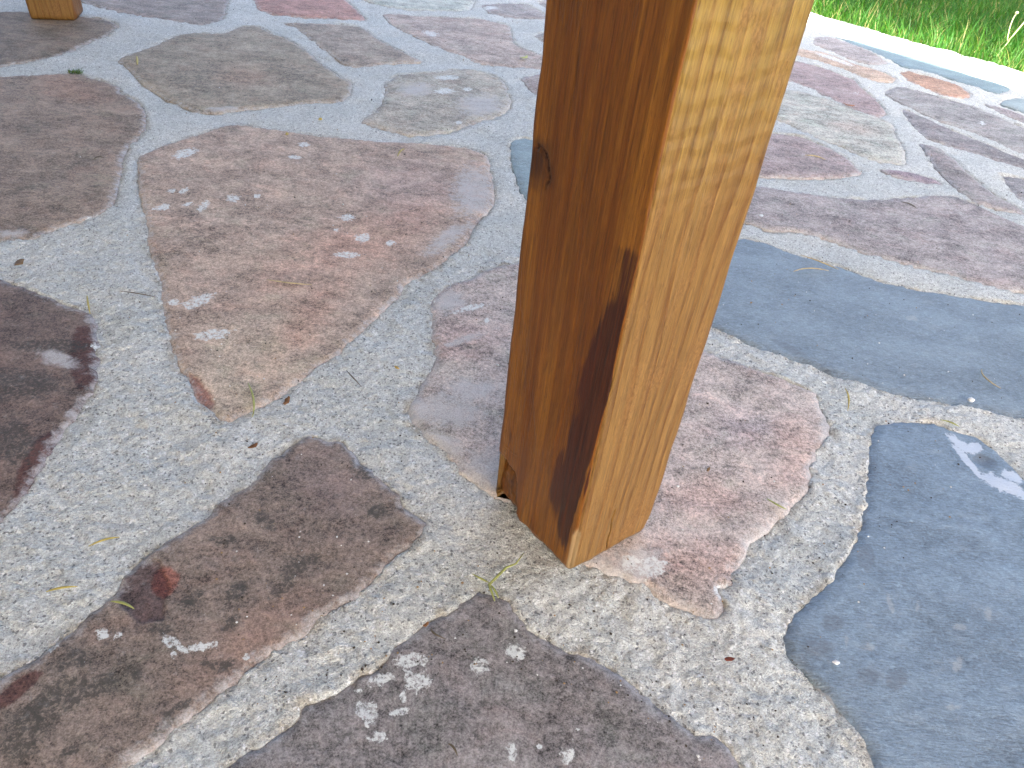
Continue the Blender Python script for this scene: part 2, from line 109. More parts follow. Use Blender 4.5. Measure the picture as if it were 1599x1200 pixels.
# stains and patches on the stones: (key, type, ellipse centre and two half axes on the ground)
MARKS = [
 ('C','w',(-0.55773,1.07406,0.01176,0.01705,0.00858,-0.01571)),
 ('C','w',(-0.51861,0.93727,0.00584,0.00155,0.00351,-0.00791)),
 ('C','w',(-0.50442,0.94104,0.00445,0.00809,0.00437,-0.00717)),
 ('C','w',(-0.51022,0.88607,0.00787,0.0095,0.00504,-0.00855)),
 ('C','w',(-0.48275,0.90348,0.00802,0.00645,0.0028,-0.00545)),
 ('C','w',(-0.45909,0.90328,0.00161,0.01671,0.00668,-0.00782)),
 ('C','w',(-0.429,0.93666,0.00934,0.00244,0.00444,-0.01181)),
 ('C','w',(-0.40115,0.95277,0.00432,0.00113,0.00213,-0.00608)),
 ('C','w',(-0.3934,1.16025,0.00799,0.00242,0.00322,-0.01079)),
 ('C','w',(-0.25884,0.91869,0.01126,0.00281,0.00288,-0.0115)),
 ('C','w',(-0.22494,0.86416,0.01085,0.00258,0.00248,-0.01056)),
 ('C','w',(-0.18512,0.85868,0.00753,0.00177,0.00142,-0.007)),
 ('C','w',(-0.23295,0.81544,0.01604,0.00366,0.00204,-0.00814)),
 ('C','w',(-0.39546,0.66467,0.00543,0.00112,0.0033,-0.00747)),
 ('C','w',(-0.37116,0.67381,0.01129,0.01385,0.00652,-0.01025)),
 ('C','w',(-0.3305,0.61305,0.01764,0.00855,0.00427,-0.00876)),
 ('C','w',(-0.39219,1.10355,0.01156,0.00338,0.00233,-0.00752)),
 ('C','w',(-0.26451,0.87749,0.00418,0.00101,0.00143,-0.00542)),
 ('C','e',(-0.29214,0.80709,0.03557,0.00816,0.01043,-0.03453)),
 ('C','e',(-0.3538,0.86546,0.01711,0.0243,0.00995,-0.01895)),
 ('C','e',(-0.43901,0.81697,0.03096,0.00737,0.01218,-0.02887)),
 ('C','e',(-0.18411,0.67108,0.00711,0.0188,0.00547,-0.007)),
 ('C','e',(-0.26321,0.53904,0.01534,0.00271,0.00276,-0.00771)),
 ('C','e',(-0.30184,0.66751,0.00693,0.00141,0.0022,-0.00626)),
 ('C','e',(-0.32645,0.86252,0.04205,0.03459,0.00985,-0.02323)),
 ('C','e',(-0.4425,0.82524,0.01943,0.01433,0.00654,-0.01273)),
 ('C','e',(-0.26385,1.00504,0.04169,0.03185,0.00666,-0.0209)),
 ('C','e',(-0.25708,0.54012,0.01847,0.00327,0.00204,-0.00581)),
 ('C','h',(-0.09277,1.05055,0.03756,0.00999,0.01214,-0.10835)),
 ('C','h',(-0.11139,0.89494,0.02656,0.05829,0.00985,-0.0194)),
 ('C','b',(-0.28029,0.56798,0.04215,0.07298,0.04231,-0.05521)),
 ('C','r',(-0.2403,0.65989,0.02282,0.0959,0.02059,-0.0214)),
 ('C','r',(-0.22659,0.84896,0.1046,0.12809,0.03151,-0.07343)),
 ('C','p',(-0.19337,1.04788,0.08797,0.0238,0.0197,-0.10797)),
 ('C','m',(-0.3029,0.5169,0.02331,-0.02335,-0.00254,-0.0071)),
 ('G','w',(-0.05025,0.26349,0.01075,0.00128,0.00104,-0.00569)),
 ('G','w',(-0.04227,0.24914,0.00877,0.00102,0.00157,-0.00902)),
 ('G','w',(-0.06817,0.24705,0.0083,0.0045,0.00263,-0.00448)),
 ('G','w',(-0.08033,0.23828,0.00256,0.0003,0.00052,-0.0022)),
 ('G','w',(-0.07221,0.22586,0.00538,0.00434,0.00553,-0.00647)),
 ('G','w',(-0.04968,0.23638,0.00343,0.00039,0.00099,-0.00523)),
 ('G','w',(-0.04972,0.22752,0.00699,0.00283,0.00113,-0.00239)),
 ('G','w',(-0.06006,0.20943,0.0045,0.00049,0.00086,-0.00399)),
 ('G','w',(-0.06673,0.20746,0.00204,0.00022,0.00027,-0.0012)),
 ('G','w',(-0.00203,0.26531,0.00737,0.00389,0.00262,-0.00559)),
 ('G','w',(0.02546,0.27953,0.00666,-0.00323,-0.00243,-0.00551)),
 ('G','w',(0.02666,0.20865,0.00291,0.00031,0.00042,-0.00596)),
 ('G','w',(0.06344,0.21139,0.004,-0.00179,-0.00267,-0.00481)),
 ('G','w',(0.06978,0.22832,0.00173,0.00019,-0.0,-0.00171)),
 ('G','w',(0.0444,0.21464,0.00168,0.00018,6e-05,-0.00163)),
 ('G','w',(-0.06991,0.21584,0.00124,0.00014,0.00056,-0.00245)),
 ('G','e',(-0.00494,0.2282,0.02892,-0.00703,-0.00381,-0.01629)),
 ('G','e',(0.05028,0.26182,0.0197,-0.00947,-0.00426,-0.00866)),
 ('G','e',(0.09488,0.23936,0.02201,-0.01056,-0.00925,-0.01594)),
 ('G','e',(-0.08976,0.20617,0.02101,0.01086,0.00702,-0.01057)),
 ('G','e',(0.00286,0.28087,0.01394,0.00169,0.00049,-0.00501)),
 ('G','e',(-0.0386,0.19963,0.02434,0.00261,0.0014,-0.00768)),
 ('G','h',(-0.05078,0.29254,0.01067,0.01358,0.00733,-0.00718)),
 ('G','h',(0.13541,0.24838,0.00933,-0.00754,-0.00325,-0.0038)),
 ('H','w',(-0.2658,0.25815,0.00426,0.00052,0.00218,-0.00421)),
 ('H','w',(-0.25551,0.25841,0.00299,0.00037,0.00141,-0.00281)),
 ('H','w',(-0.21796,0.25754,0.00663,-0.00156,0.0004,-0.00365)),
 ('H','w',(-0.2078,0.25287,0.00562,-0.00223,-0.0002,-0.00213)),
 ('H','w',(-0.19749,0.2551,0.00703,0.00239,0.00185,-0.00314)),
 ('H','w',(-0.18872,0.25911,0.00433,0.00053,0.00094,-0.00235)),
 ('H','w',(-0.21172,0.24853,0.00212,0.00025,0.0014,-0.00318)),
 ('H','w',(-0.2952,0.24472,0.00322,0.00379,0.00345,-0.00291)),
 ('H','w',(-0.16273,0.25248,0.00215,0.00026,0.00083,-0.0023)),
 ('H','d',(-0.21548,0.34827,0.01228,0.00171,0.00188,-0.00486)),
 ('H','d',(-0.19094,0.37164,0.01315,-0.00897,-0.00216,-0.00756)),
 ('H','d',(-0.18851,0.30359,0.00116,0.01009,0.00798,-0.00347)),
 ('H','d',(-0.21893,0.29185,0.00692,0.00985,0.00438,-0.00391)),
 ('H','d',(-0.18195,0.27724,0.00405,0.00874,0.00535,-0.00374)),
 ('H','d',(-0.15015,0.33214,0.01401,0.00927,0.00462,-0.00731)),
 ('H','d',(-0.15646,0.30947,0.00749,0.0122,0.00435,-0.00379)),
 ('H','d',(-0.23082,0.23356,0.00826,0.00097,0.00292,-0.00604)),
 ('H','d',(-0.27489,0.23764,0.01237,0.00148,0.00432,-0.00784)),
 ('H','d',(-0.26526,0.21478,0.01175,0.01246,0.01167,-0.00979)),
 ('H','d',(-0.27753,0.19771,0.01345,0.01417,0.01154,-0.00925)),
 ('H','d',(-0.19519,0.19989,0.00854,0.00618,0.00387,-0.00399)),
 ('H','d',(-0.24942,0.17701,0.00851,0.00486,0.00317,-0.00322)),
 ('H','d',(-0.1797,0.24425,0.01273,0.00151,0.00246,-0.00625)),
 ('H','d',(-0.12579,0.43898,0.01596,-0.00864,-0.00194,-0.01124)),
 ('H','d',(-0.24612,0.22271,0.01012,0.00117,0.00386,-0.00747)),
 ('H','d',(-0.2765,0.17793,0.01492,0.00161,0.00436,-0.00712)),
 ('H','d',(-0.1014,0.39357,0.01065,0.00154,0.00178,-0.00819)),
 ('H','d',(-0.1929,0.21353,0.00787,0.00739,0.00283,-0.00263)),
 ('H','d',(-0.22915,0.26519,0.00868,0.00107,0.00218,-0.00478)),
 ('H','c',(-0.25364,0.29569,0.02124,-0.00522,0.00384,-0.02484)),
 ('H','q',(-0.24295,0.30387,0.01109,-0.00179,0.0032,-0.01472)),
 ('H','m',(-0.29954,0.21214,0.0053,-0.00336,-0.00685,-0.01442)),
 ('H','p',(-0.14588,0.41643,0.04657,-0.03506,-0.0096,-0.02948)),
 ('H','r',(-0.16246,0.27088,0.03669,0.04522,0.01545,-0.01446)),
 ('I','d',(-0.46895,0.50266,0.03411,0.00603,0.01322,-0.02186)),
 ('I','d',(-0.43464,0.42702,0.02089,0.00336,0.01791,-0.02894)),
 ('I','d',(-0.48561,0.56332,0.03634,0.00689,0.00707,-0.01212)),
 ('I','d',(-0.46144,0.5679,0.01828,0.00346,0.0068,-0.01224)),
 ('I','d',(-0.49144,0.49868,0.01685,0.00298,0.01638,-0.02587)),
 ('I','m',(-0.43827,0.54989,0.0132,0.00244,0.03037,-0.05608)),
 ('I','m',(-0.40071,0.4083,0.013,-0.00574,0.00731,-0.04366)),
 ('I','h',(-0.46209,0.54548,0.02966,-0.00926,0.00448,-0.01329)),
 ('I','w',(-0.43581,0.57275,0.00553,0.00105,0.00381,-0.00725)),
 ('B','e',(-0.71256,1.00231,0.02304,0.06126,0.04156,-0.05679)),
 ('B','e',(-0.70228,0.88841,0.0468,0.01245,0.02168,-0.03585)),
 ('B','e',(-0.81509,1.10973,0.04469,0.01429,0.02053,-0.03475)),
 ('B','e',(-0.797,1.21237,0.0383,0.01304,0.01846,-0.03408)),
 ('B','e',(-0.98372,1.33371,0.0496,0.01892,0.01619,-0.02646)),
 ('B','e',(-0.62601,0.93082,0.01627,0.0044,0.02017,-0.03824)),
 ('B','r',(-0.85678,1.30084,0.07638,-0.01231,0.03032,-0.06251)),
 ('B','h',(-0.65027,0.77541,0.02144,0.00514,0.0075,-0.01213)),
 ('B','w',(-0.5815,0.83826,0.00656,0.01229,0.00442,-0.00611)),
 ('D','e',(-0.6688,1.45383,0.07992,0.03048,0.02958,-0.07382)),
 ('D','e',(-0.67804,1.32652,0.0421,0.01497,0.01703,-0.03907)),
 ('D','e',(-0.54331,1.54831,0.07788,-0.04916,0.01628,-0.0797)),
 ('D','e',(-0.81463,1.48855,0.04481,0.01796,0.02557,-0.05427)),
 ('D','r',(-0.61199,1.4755,0.05817,0.02219,0.02761,-0.07554)),
 ('D','h',(-0.57589,1.28047,0.0313,0.01061,0.00604,-0.01563)),
 ('E','w',(-0.20892,1.52342,0.02051,0.00741,0.00297,-0.02049)),
 ('E','w',(-0.16277,1.55338,0.01049,0.00382,0.00152,-0.01274)),
 ('E','w',(-0.15548,1.34868,0.00586,0.00191,0.00131,-0.01019)),
 ('E','w',(-0.21279,1.61811,0.02692,0.01022,0.00254,-0.01809)),
 ('E','e',(-0.24427,1.32686,0.0517,0.01687,0.00829,-0.04542)),
 ('E','e',(-0.19996,1.43519,0.0617,0.02123,0.0065,-0.04412)),
 ('E','h',(-0.12574,1.46073,0.05064,0.01743,0.00781,-0.07437)),
 ('E','h',(-0.2654,1.51604,0.03802,0.01384,0.00843,-0.04807)),
 ('F','w',(-0.03809,0.69878,0.003,0.0006,0.00052,-0.00532)),
 ('F','w',(-0.05972,0.72089,0.01867,0.01158,0.00157,-0.0066)),
 ('F','w',(0.11373,0.36951,0.00858,0.00116,-0.00054,-0.00896)),
 ('F','w',(0.13227,0.3688,0.01184,0.00159,-0.00097,-0.01146)),
 ('F','w',(0.18623,0.35107,0.00742,0.00096,-0.00117,-0.00732)),
 ('F','h',(-0.06705,0.53269,0.0445,0.00753,0.0041,-0.02787)),
 ('F','h',(-0.03871,0.56808,0.03311,0.00579,0.00249,-0.0222)),
 ('F','h',(-0.01392,0.45211,0.03507,0.00536,0.00301,-0.03072)),
 ('F','h',(-0.06035,0.48716,0.02635,-0.02347,-0.00511,-0.01286)),
 ('F','h',(-0.08858,0.73228,0.02304,0.00477,0.0035,-0.02499)),
 ('F','h',(-0.05604,0.65722,0.0255,0.02256,0.00229,-0.00664)),
 ('F','h',(-0.09216,0.52844,0.01566,0.00265,0.00484,-0.02762)),
 ('F','h',(0.1001,0.36132,0.0289,-0.00892,-0.00286,-0.00858)),
 ('F','h',(0.12178,0.3706,0.02699,0.00364,-0.00135,-0.019)),
 ('F','h',(0.33368,0.57987,0.00856,0.00142,-0.01117,-0.04058)),
 ('F','h',(0.29924,0.49999,0.0078,0.00119,-0.00894,-0.03426)),
 ('F','h',(0.22428,0.40457,0.00844,-0.00568,-0.01577,-0.02531)),
 ('F','h',(0.03486,0.41327,0.02416,-0.02643,-0.01098,-0.01674)),
 ('F','e',(-0.06636,0.57385,0.01522,0.01909,0.00452,-0.0084)),
 ('F','e',(-0.07853,0.61065,0.01369,0.00252,0.00164,-0.01115)),
 ('F','e',(-0.03146,0.63113,0.01409,0.00262,0.00136,-0.0139)),
 ('F','e',(-0.00724,0.59526,0.01365,0.00244,0.00083,-0.01081)),
 ('F','e',(0.22314,0.4926,0.03721,0.00125,-0.00248,-0.01045)),
 ('F','e',(0.26393,0.53926,0.02229,-0.00914,-0.0042,-0.00941)),
 ('F','e',(0.19613,0.62026,0.02181,0.00386,-0.00173,-0.01361)),
 ('F','e',(0.26767,0.58935,0.01782,0.00302,-0.00175,-0.00856)),
 ('F','r',(-0.0632,0.65585,0.04328,0.0083,0.00594,-0.04707)),
 ('F','r',(0.1651,0.37643,0.04953,0.00667,-0.00325,-0.0255)),
 ('F','r',(0.28868,0.53391,0.02704,0.0043,-0.01301,-0.05424)),
 ('F','r',(0.19229,0.4513,0.04246,0.00625,-0.00455,-0.03066)),
 ('F','p',(0.24071,0.55462,0.04123,0.00676,-0.00536,-0.0292)),
 ('SL2','w',(0.47124,0.56773,0.00869,-0.01278,-0.00536,-0.00634)),
 ('SL2','w',(0.48341,0.56488,0.01008,0.0016,-0.00356,-0.00814)),
 ('SL2','w',(0.49193,0.51211,0.02048,-0.01392,-0.00673,-0.00865)),
 ('SL2','w',(0.46761,0.54369,0.00495,-0.02648,-0.00403,-0.00356)),
 ('SL2','w',(0.50544,0.52711,0.00889,-0.00403,-0.00461,-0.00643)),
 ('SL2','d',(0.48589,0.54654,0.01018,-0.00466,-0.00586,-0.00861)),
 ('SL2','d',(0.31929,0.40256,0.00813,0.0011,-0.00529,-0.01658)),
 ('SL2','d',(0.2707,0.3326,0.00944,0.00118,-0.00229,-0.00811)),
 ('SL2','d',(0.30649,0.29074,0.00895,0.00104,-0.00307,-0.00872)),
 ('SL2','d',(0.28507,0.29074,0.00891,0.00104,-0.00231,-0.0072)),
 ('SL2','d',(0.25492,0.31143,0.01525,0.00185,-0.00205,-0.00764)),
 ('SL2','h',(0.24683,0.27264,0.00956,-0.01214,-0.00344,-0.00308)),
 ('SL2','h',(0.25886,0.25096,0.00759,-0.01424,-0.00403,-0.0029)),
 ('SL2','h',(0.26567,0.23438,0.00311,-0.01043,-0.00413,-0.00233)),
 ('SL2','l',(0.32457,0.35685,0.00351,0.00138,-0.00133,-0.01155)),
 ('SL2','l',(0.34714,0.35853,0.0022,0.00028,-0.00234,-0.00624)),
 ('SL2','l',(0.34237,0.27403,0.0078,0.00088,-0.00123,-0.00295)),
 ('SL2','l',(0.2932,0.31607,0.0072,0.00087,-0.00143,-0.00445)),
 ('SL2','l',(0.40508,0.35813,0.00444,0.00056,-0.00394,-0.00869)),
 ('SL2','l',(0.35898,0.30811,0.00323,-0.00104,-0.00618,-0.00845)),
 ('SL2','l',(0.27796,0.31963,0.00206,0.00025,-0.00233,-0.00782)),
 ('SL2','l',(0.37613,0.34287,0.00758,0.00094,-0.00152,-0.0036)),
 ('SL1','l',(0.51124,0.81403,0.00723,-0.00247,-0.00326,-0.00647)),
 ('SL1','d',(0.32419,0.71417,0.01774,-0.0131,-0.00377,-0.00781)),
 ('R3','e',(0.63194,1.61282,0.08609,-0.03095,-0.02137,-0.06167)),
 ('R3','e',(0.68526,1.47662,0.04803,-0.01003,-0.01801,-0.04631)),
 ('R3','e',(0.64302,1.44643,0.03578,0.01069,-0.00942,-0.03002)),
 ('R3','r',(0.66511,1.58305,0.05088,-0.0112,-0.01547,-0.04326)),
 ('R1','w',(0.36586,1.07901,0.00435,0.00109,-0.00099,-0.00486)),
 ('R4','w',(0.76491,1.85997,0.01069,0.00384,-0.00354,-0.0114)),
 ('R9','w',(1.01274,1.72838,0.00697,0.00227,-0.00452,-0.01011)),
 ('T8','w',(-0.30885,1.97181,0.02373,-0.00564,0.00287,-0.0251)),
 ('T8','b',(-0.20138,1.87758,0.03049,0.01305,0.00342,-0.02874)),
 ('T10','w',(-0.19007,2.34801,0.02211,0.0114,0.00238,-0.02525)),
 ('R6','w',(0.82928,2.41704,0.01349,0.00598,-0.00482,-0.01774)),
 ('R5','w',(0.79341,2.18505,0.05042,-0.0596,-0.00788,-0.02202)),
]
NEEDLES = {
 'n1': ([(-0.4906, 0.6559), (-0.4808, 0.6404), (-0.4688, 0.622)], 'y'),
 'n2': ([(-0.3105, 0.7301), (-0.2835, 0.7268), (-0.2554, 0.7298)], 's'),
 'n3': ([(-0.2637, 0.5369), (-0.2489, 0.5115), (-0.2422, 0.489)], 'g'),
 'n4': ([(-0.3121, 0.3261), (-0.3031, 0.3329), (-0.2937, 0.3374)], 'y'),
 'n5': ([(-0.3205, 0.2837), (-0.3114, 0.2876), (-0.3012, 0.2906)], 'y'),
 'n6': ([(-0.272, 0.2818), (-0.2621, 0.2809), (-0.2531, 0.2778)], 'g'),
 'n8': ([(0.3703, 0.6396), (0.3689, 0.6226), (0.3614, 0.5999)], 'y'),
 'n9': ([(0.2442, 0.4574), (0.251, 0.4506), (0.2595, 0.4465)], 'g'),
 'n10': ([(0.3979, 0.9537), (0.4225, 0.9365), (0.4441, 0.921)], 's'),
 'n11': ([(0.3748, 0.9004), (0.3998, 0.9131), (0.4283, 0.914)], 's'),
 'n12': ([(0.5545, 0.7081), (0.5502, 0.6901), (0.5612, 0.673)], 's'),
 'n13': ([(0.4629, 0.6023), (0.4718, 0.5986), (0.4795, 0.5938)], 'g'),
 'n14': ([(0.5099, 1.3735), (0.5295, 1.3727), (0.5463, 1.3615)], 's'),
 'n15': ([(-0.1738, 0.5741), (-0.1634, 0.562), (-0.152, 0.5503)], 'k'),
 'n16': ([(-0.8518, 1.5219), (-0.8351, 1.4899), (-0.8236, 1.4662)], 'y'),
 'n17': ([(-0.2326, 1.1502), (-0.2321, 1.1704), (-0.2275, 1.1865)], 'y'),
 'n19': ([(-0.0387, 0.2887), (-0.0361, 0.2843), (-0.0268, 0.2814)], 'k'),
 'n22': ([(-0.4618, 0.6716), (-0.4398, 0.6693), (-0.4152, 0.6675)], 'k'),
 'n23': ([(-0.0151, 0.2082), (-0.0114, 0.2058), (-0.0083, 0.2013)], 'k'),
 'n25': ([(-0.6704, 1.0094), (-0.6671, 1.0181), (-0.6582, 1.0181)], 'k'),
 'n26': ([(0.6309, 1.1952), (0.644, 1.1883), (0.6512, 1.175)], 'k'),
}
FLAKES = {
 'l1': (-0.5977,0.7054,0.0104),
 'l2': (-0.2178,0.5149,0.0061),
 'l3': (-0.2283,0.4500,0.0051),
 'l4': (0.7027,1.7366,0.0141),
 'l5': (-0.0433,0.2908,0.0028),
 'l6': (-0.0585,1.8308,0.0149),
 'l7': (0.1812,0.2901,0.0039),
 'l8': (0.1937,0.4855,0.0032),
 'l9': (-0.3988,1.2764,0.0079),
 'l10': (-0.4324,1.1907,0.0064),
 'l11': (-0.1229,0.5867,0.0034),
}
PEBBLES = {
 'p1': (0.5137,0.6442,0.0040),
 'p2': (0.2629,0.2983,0.0020),
}
MOSS = (-0.9123, 1.3953)
SPRIG = [[(0.0052, 0.3178), (0.0026, 0.3243), (-0.0006, 0.3315), (0.0117, 0.3495), (0.0191, 0.3542), (0.0247, 0.3652)], [(0.0079, 0.3204), (0.0043, 0.3275), (-0.0007, 0.3327)], [(-0.0147, 0.3399), (-0.0066, 0.3361), (-0.0003, 0.3334)]]

# ------------------------------------------------------------------ helpers
def hash2(ix, iy, seed):
    h = (ix.astype(np.int64) * 374761393 + iy.astype(np.int64) * 668265263 + seed * 1442695041) & 0xFFFFFFFF
    h = ((h ^ (h >> 13)) * 1274126177) & 0xFFFFFFFF
    return ((h ^ (h >> 16)) & 0xFFFF) / 65535.0

def vnoise(x, y, seed=0):
    ix = np.floor(x); iy = np.floor(y)
    fx = x - ix; fy = y - iy
    fx = fx * fx * (3 - 2 * fx); fy = fy * fy * (3 - 2 * fy)
    a = hash2(ix, iy, seed); b = hash2(ix + 1, iy, seed); c = hash2(ix, iy + 1, seed); d = hash2(ix + 1, iy + 1, seed)
    return (a * (1 - fx) + b * fx) * (1 - fy) + (c * (1 - fx) + d * fx) * fy

def fbm(x, y, freq, octv=4, seed=0):
    # about -1 .. 1
    t = 0.0; amp = 1.0; tot = 0.0
    for k in range(octv):
        t = t + amp * (vnoise(x * freq + 17.3 * k, y * freq - 9.1 * k, seed + k) * 2 - 1)
        tot += amp; amp *= 0.55; freq *= 2.03
    return t / tot * 1.5

def sstep(a, b, x):
    t = np.clip((x - a) / (b - a), 0, 1)
    return t * t * (3 - 2 * t)

def seg_dist(px, py, poly):
    """distance to a closed outline and whether the point lies inside it"""
    ax = poly[:, 0].astype(np.float32); ay = poly[:, 1].astype(np.float32)
    bx = np.roll(ax, -1); by = np.roll(ay, -1)
    n = len(px); dist = np.empty(n, np.float32); ins = np.empty(n, bool)
    dx = bx - ax; dy = by - ay; L2 = np.maximum(dx * dx + dy * dy, 1e-14)
    dyn = np.where(np.abs(dy) < 1e-12, 1e-12, dy)
    step = max(1, 4000000 // len(ax))
    for i in range(0, n, step):
        X = px[i:i + step, None].astype(np.float32); Y = py[i:i + step, None].astype(np.float32)
        wx = X - ax; wy = Y - ay
        t = np.clip((wx * dx + wy * dy) / L2, 0, 1)
        ex = wx - t * dx; ey = wy - t * dy
        dist[i:i + step] = np.sqrt((ex * ex + ey * ey).min(1))
        cr = ((ay > Y) != (by > Y)) & (X < dx * (Y - ay) / dyn + ax)
        ins[i:i + step] = (cr.sum(1) % 2) == 1
    return dist, ins

def np_mesh(name, verts, faces, smooth=True):
    """verts (n,3), faces: list of int arrays (m,3) or (m,4)"""
    me = bpy.data.meshes.new(name)
    verts = np.asarray(verts, np.float32)
    me.vertices.add(len(verts))
    me.vertices.foreach_set('co', verts.ravel())
    loops = np.concatenate([f.ravel() for f in faces]).astype(np.int32)
    sizes = np.concatenate([np.full(len(f), f.shape[1], np.int32) for f in faces])
    starts = np.concatenate([[0], np.cumsum(sizes)[:-1]]).astype(np.int32)
    me.loops.add(len(loops)); me.loops.foreach_set('vertex_index', loops)
    me.polygons.add(len(sizes)); me.polygons.foreach_set('loop_start', starts)
    me.polygons.foreach_set('loop_total', sizes)
    me.polygons.foreach_set('use_smooth', np.full(len(sizes), smooth))
    me.update(calc_edges=True)
    me.validate()
    return me

def attr(me, name, arr, kind='FLOAT_COLOR'):
    a = me.attributes.new(name, kind, 'POINT')
    if kind == 'FLOAT_COLOR':
        a.data.foreach_set('color', np.ascontiguousarray(arr, np.float32).ravel())
    elif kind == 'FLOAT_VECTOR':
        a.data.foreach_set('vector', np.ascontiguousarray(arr, np.float32).ravel())
    else:
        a.data.foreach_set('value', np.ascontiguousarray(arr, np.float32).ravel())

def link(name, me, mat=None, parent=None, loc=None):
    o = bpy.data.objects.new(name, me)
    col.objects.link(o)
    if mat is not None and not me.materials:
        me.materials.append(mat)
    if parent is not None:
        o.parent = parent
    if loc is not None:
        o.location = loc
    return o

def tag(o, label=None, cat=None, group=None, kind=None):
    if label: o['label'] = label
    if cat: o['category'] = cat
    if group: o['group'] = group
    if kind: o['kind'] = kind
    return o

# --- node helpers
class NT:
    def __init__(self, name):
        self.m = bpy.data.materials.new(name); self.m.use_nodes = True
        self.n = self.m.node_tree.nodes; self.l = self.m.node_tree.links
        self.bsdf = self.n['Principled BSDF']
    def _in(self, sock, v):
        if v is None: return
        if hasattr(v, 'is_output') or isinstance(v, bpy.types.NodeSocket):
            self.l.new(v, sock)
        else:
            sock.default_value = v
    def math(self, op, a, b=None, c=None, clamp=False):
        nd = self.n.new('ShaderNodeMath'); nd.operation = op; nd.use_clamp = clamp
        self._in(nd.inputs[0], a); self._in(nd.inputs[1], b)
        if c is not None: self._in(nd.inputs[2], c)
        return nd.outputs[0]
    def vmath(self, op, a, b=None):
        nd = self.n.new('ShaderNodeVectorMath'); nd.operation = op
        self._in(nd.inputs[0], a); self._in(nd.inputs[1], b)
        return nd.outputs[0]
    def noise(self, vec, scale, detail=4, rough=0.55, dist=0.0, color=False):
        nd = self.n.new('ShaderNodeTexNoise')
        self._in(nd.inputs['Vector'], vec); nd.inputs['Scale'].default_value = scale
        nd.inputs['Detail'].default_value = detail; nd.inputs['Roughness'].default_value = rough
        nd.inputs['Distortion'].default_value = dist
        return nd.outputs['Color' if color else 'Fac']
    def voro(self, vec, scale, feature='F1', rnd=1.0):
        nd = self.n.new('ShaderNodeTexVoronoi'); nd.feature = feature
        self._in(nd.inputs['Vector'], vec); nd.inputs['Scale'].default_value = scale
        nd.inputs['Randomness'].default_value = rnd
        return nd.outputs
    def mix(self, fac, a, b, mode='MIX'):
        nd = self.n.new('ShaderNodeMix'); nd.data_type = 'RGBA'; nd.blend_type = mode
        nd.clamp_factor = True
        self._in(nd.inputs[0], fac)
        for s, v in ((nd.inputs[6], a), (nd.inputs[7], b)):
            if isinstance(v, (tuple, list)): s.default_value = (*v[:3], 1)
            else: self.l.new(v, s)
        return nd.outputs[2]
    def ramp(self, fac, a, b, lo=0.0, hi=1.0):
        nd = self.n.new('ShaderNodeMapRange'); nd.interpolation_type = 'SMOOTHSTEP'
        self._in(nd.inputs['Value'], fac)
        nd.inputs['From Min'].default_value = a; nd.inputs['From Max'].default_value = b
        nd.inputs['To Min'].default_value = lo; nd.inputs['To Max'].default_value = hi
        return nd.outputs[0]
    def attr(self, name):
        nd = self.n.new('ShaderNodeAttribute'); nd.attribute_name = name
        return nd.outputs
    def sep(self, v):
        nd = self.n.new('ShaderNodeSeparateXYZ'); self.l.new(v, nd.inputs[0]); return nd.outputs
    def comb(self, x, y, z):
        nd = self.n.new('ShaderNodeCombineXYZ')
        for s, v in zip(nd.inputs, (x, y, z)): self._in(s, v)
        return nd.outputs[0]
    def coord(self, which='Object'):
        return self.n.new('ShaderNodeTexCoord').outputs[which]
    def mapping(self, vec, scale=(1, 1, 1), rot=(0, 0, 0), loc=(0, 0, 0)):
        nd = self.n.new('ShaderNodeMapping'); self.l.new(vec, nd.inputs[0])
        nd.inputs['Scale'].default_value = scale; nd.inputs['Rotation'].default_value = rot; nd.inputs['Location'].default_value = loc
        return nd.outputs[0]
    def bump(self, height, strength, dist, normal=None):
        nd = self.n.new('ShaderNodeBump'); nd.inputs['Strength'].default_value = strength
        nd.inputs['Distance'].default_value = dist
        self.l.new(height, nd.inputs['Height'])
        if normal is not None: self.l.new(normal, nd.inputs['Normal'])
        return nd.outputs[0]
    def out(self, color=None, rough=None, normal=None, spec=None):
        for k, v in (('Base Color', color), ('Roughness', rough), ('Normal', normal), ('Specular IOR Level', spec)):
            if v is not None:
                if isinstance(v, (tuple, list)): v = (*v[:3], 1)
                self._in(self.bsdf.inputs[k], v)
        return self.m

def plain(name, c, rough=0.7, spec=0.3, var=0.25, scale=60):
    t = NT(name); p = t.coord()
    n = t.noise(p, scale, 4)
    k = t.ramp(n, 0.25, 0.75, 1 - var, 1 + var)
    cc = t.mix(1.0, c, t.comb(k, k, k), 'MULTIPLY')
    return t.out(cc, rough, t.bump(n, 0.3, 0.002), spec)

# ------------------------------------------------------------------ materials
MORTAR_C = (0.47, 0.465, 0.445)

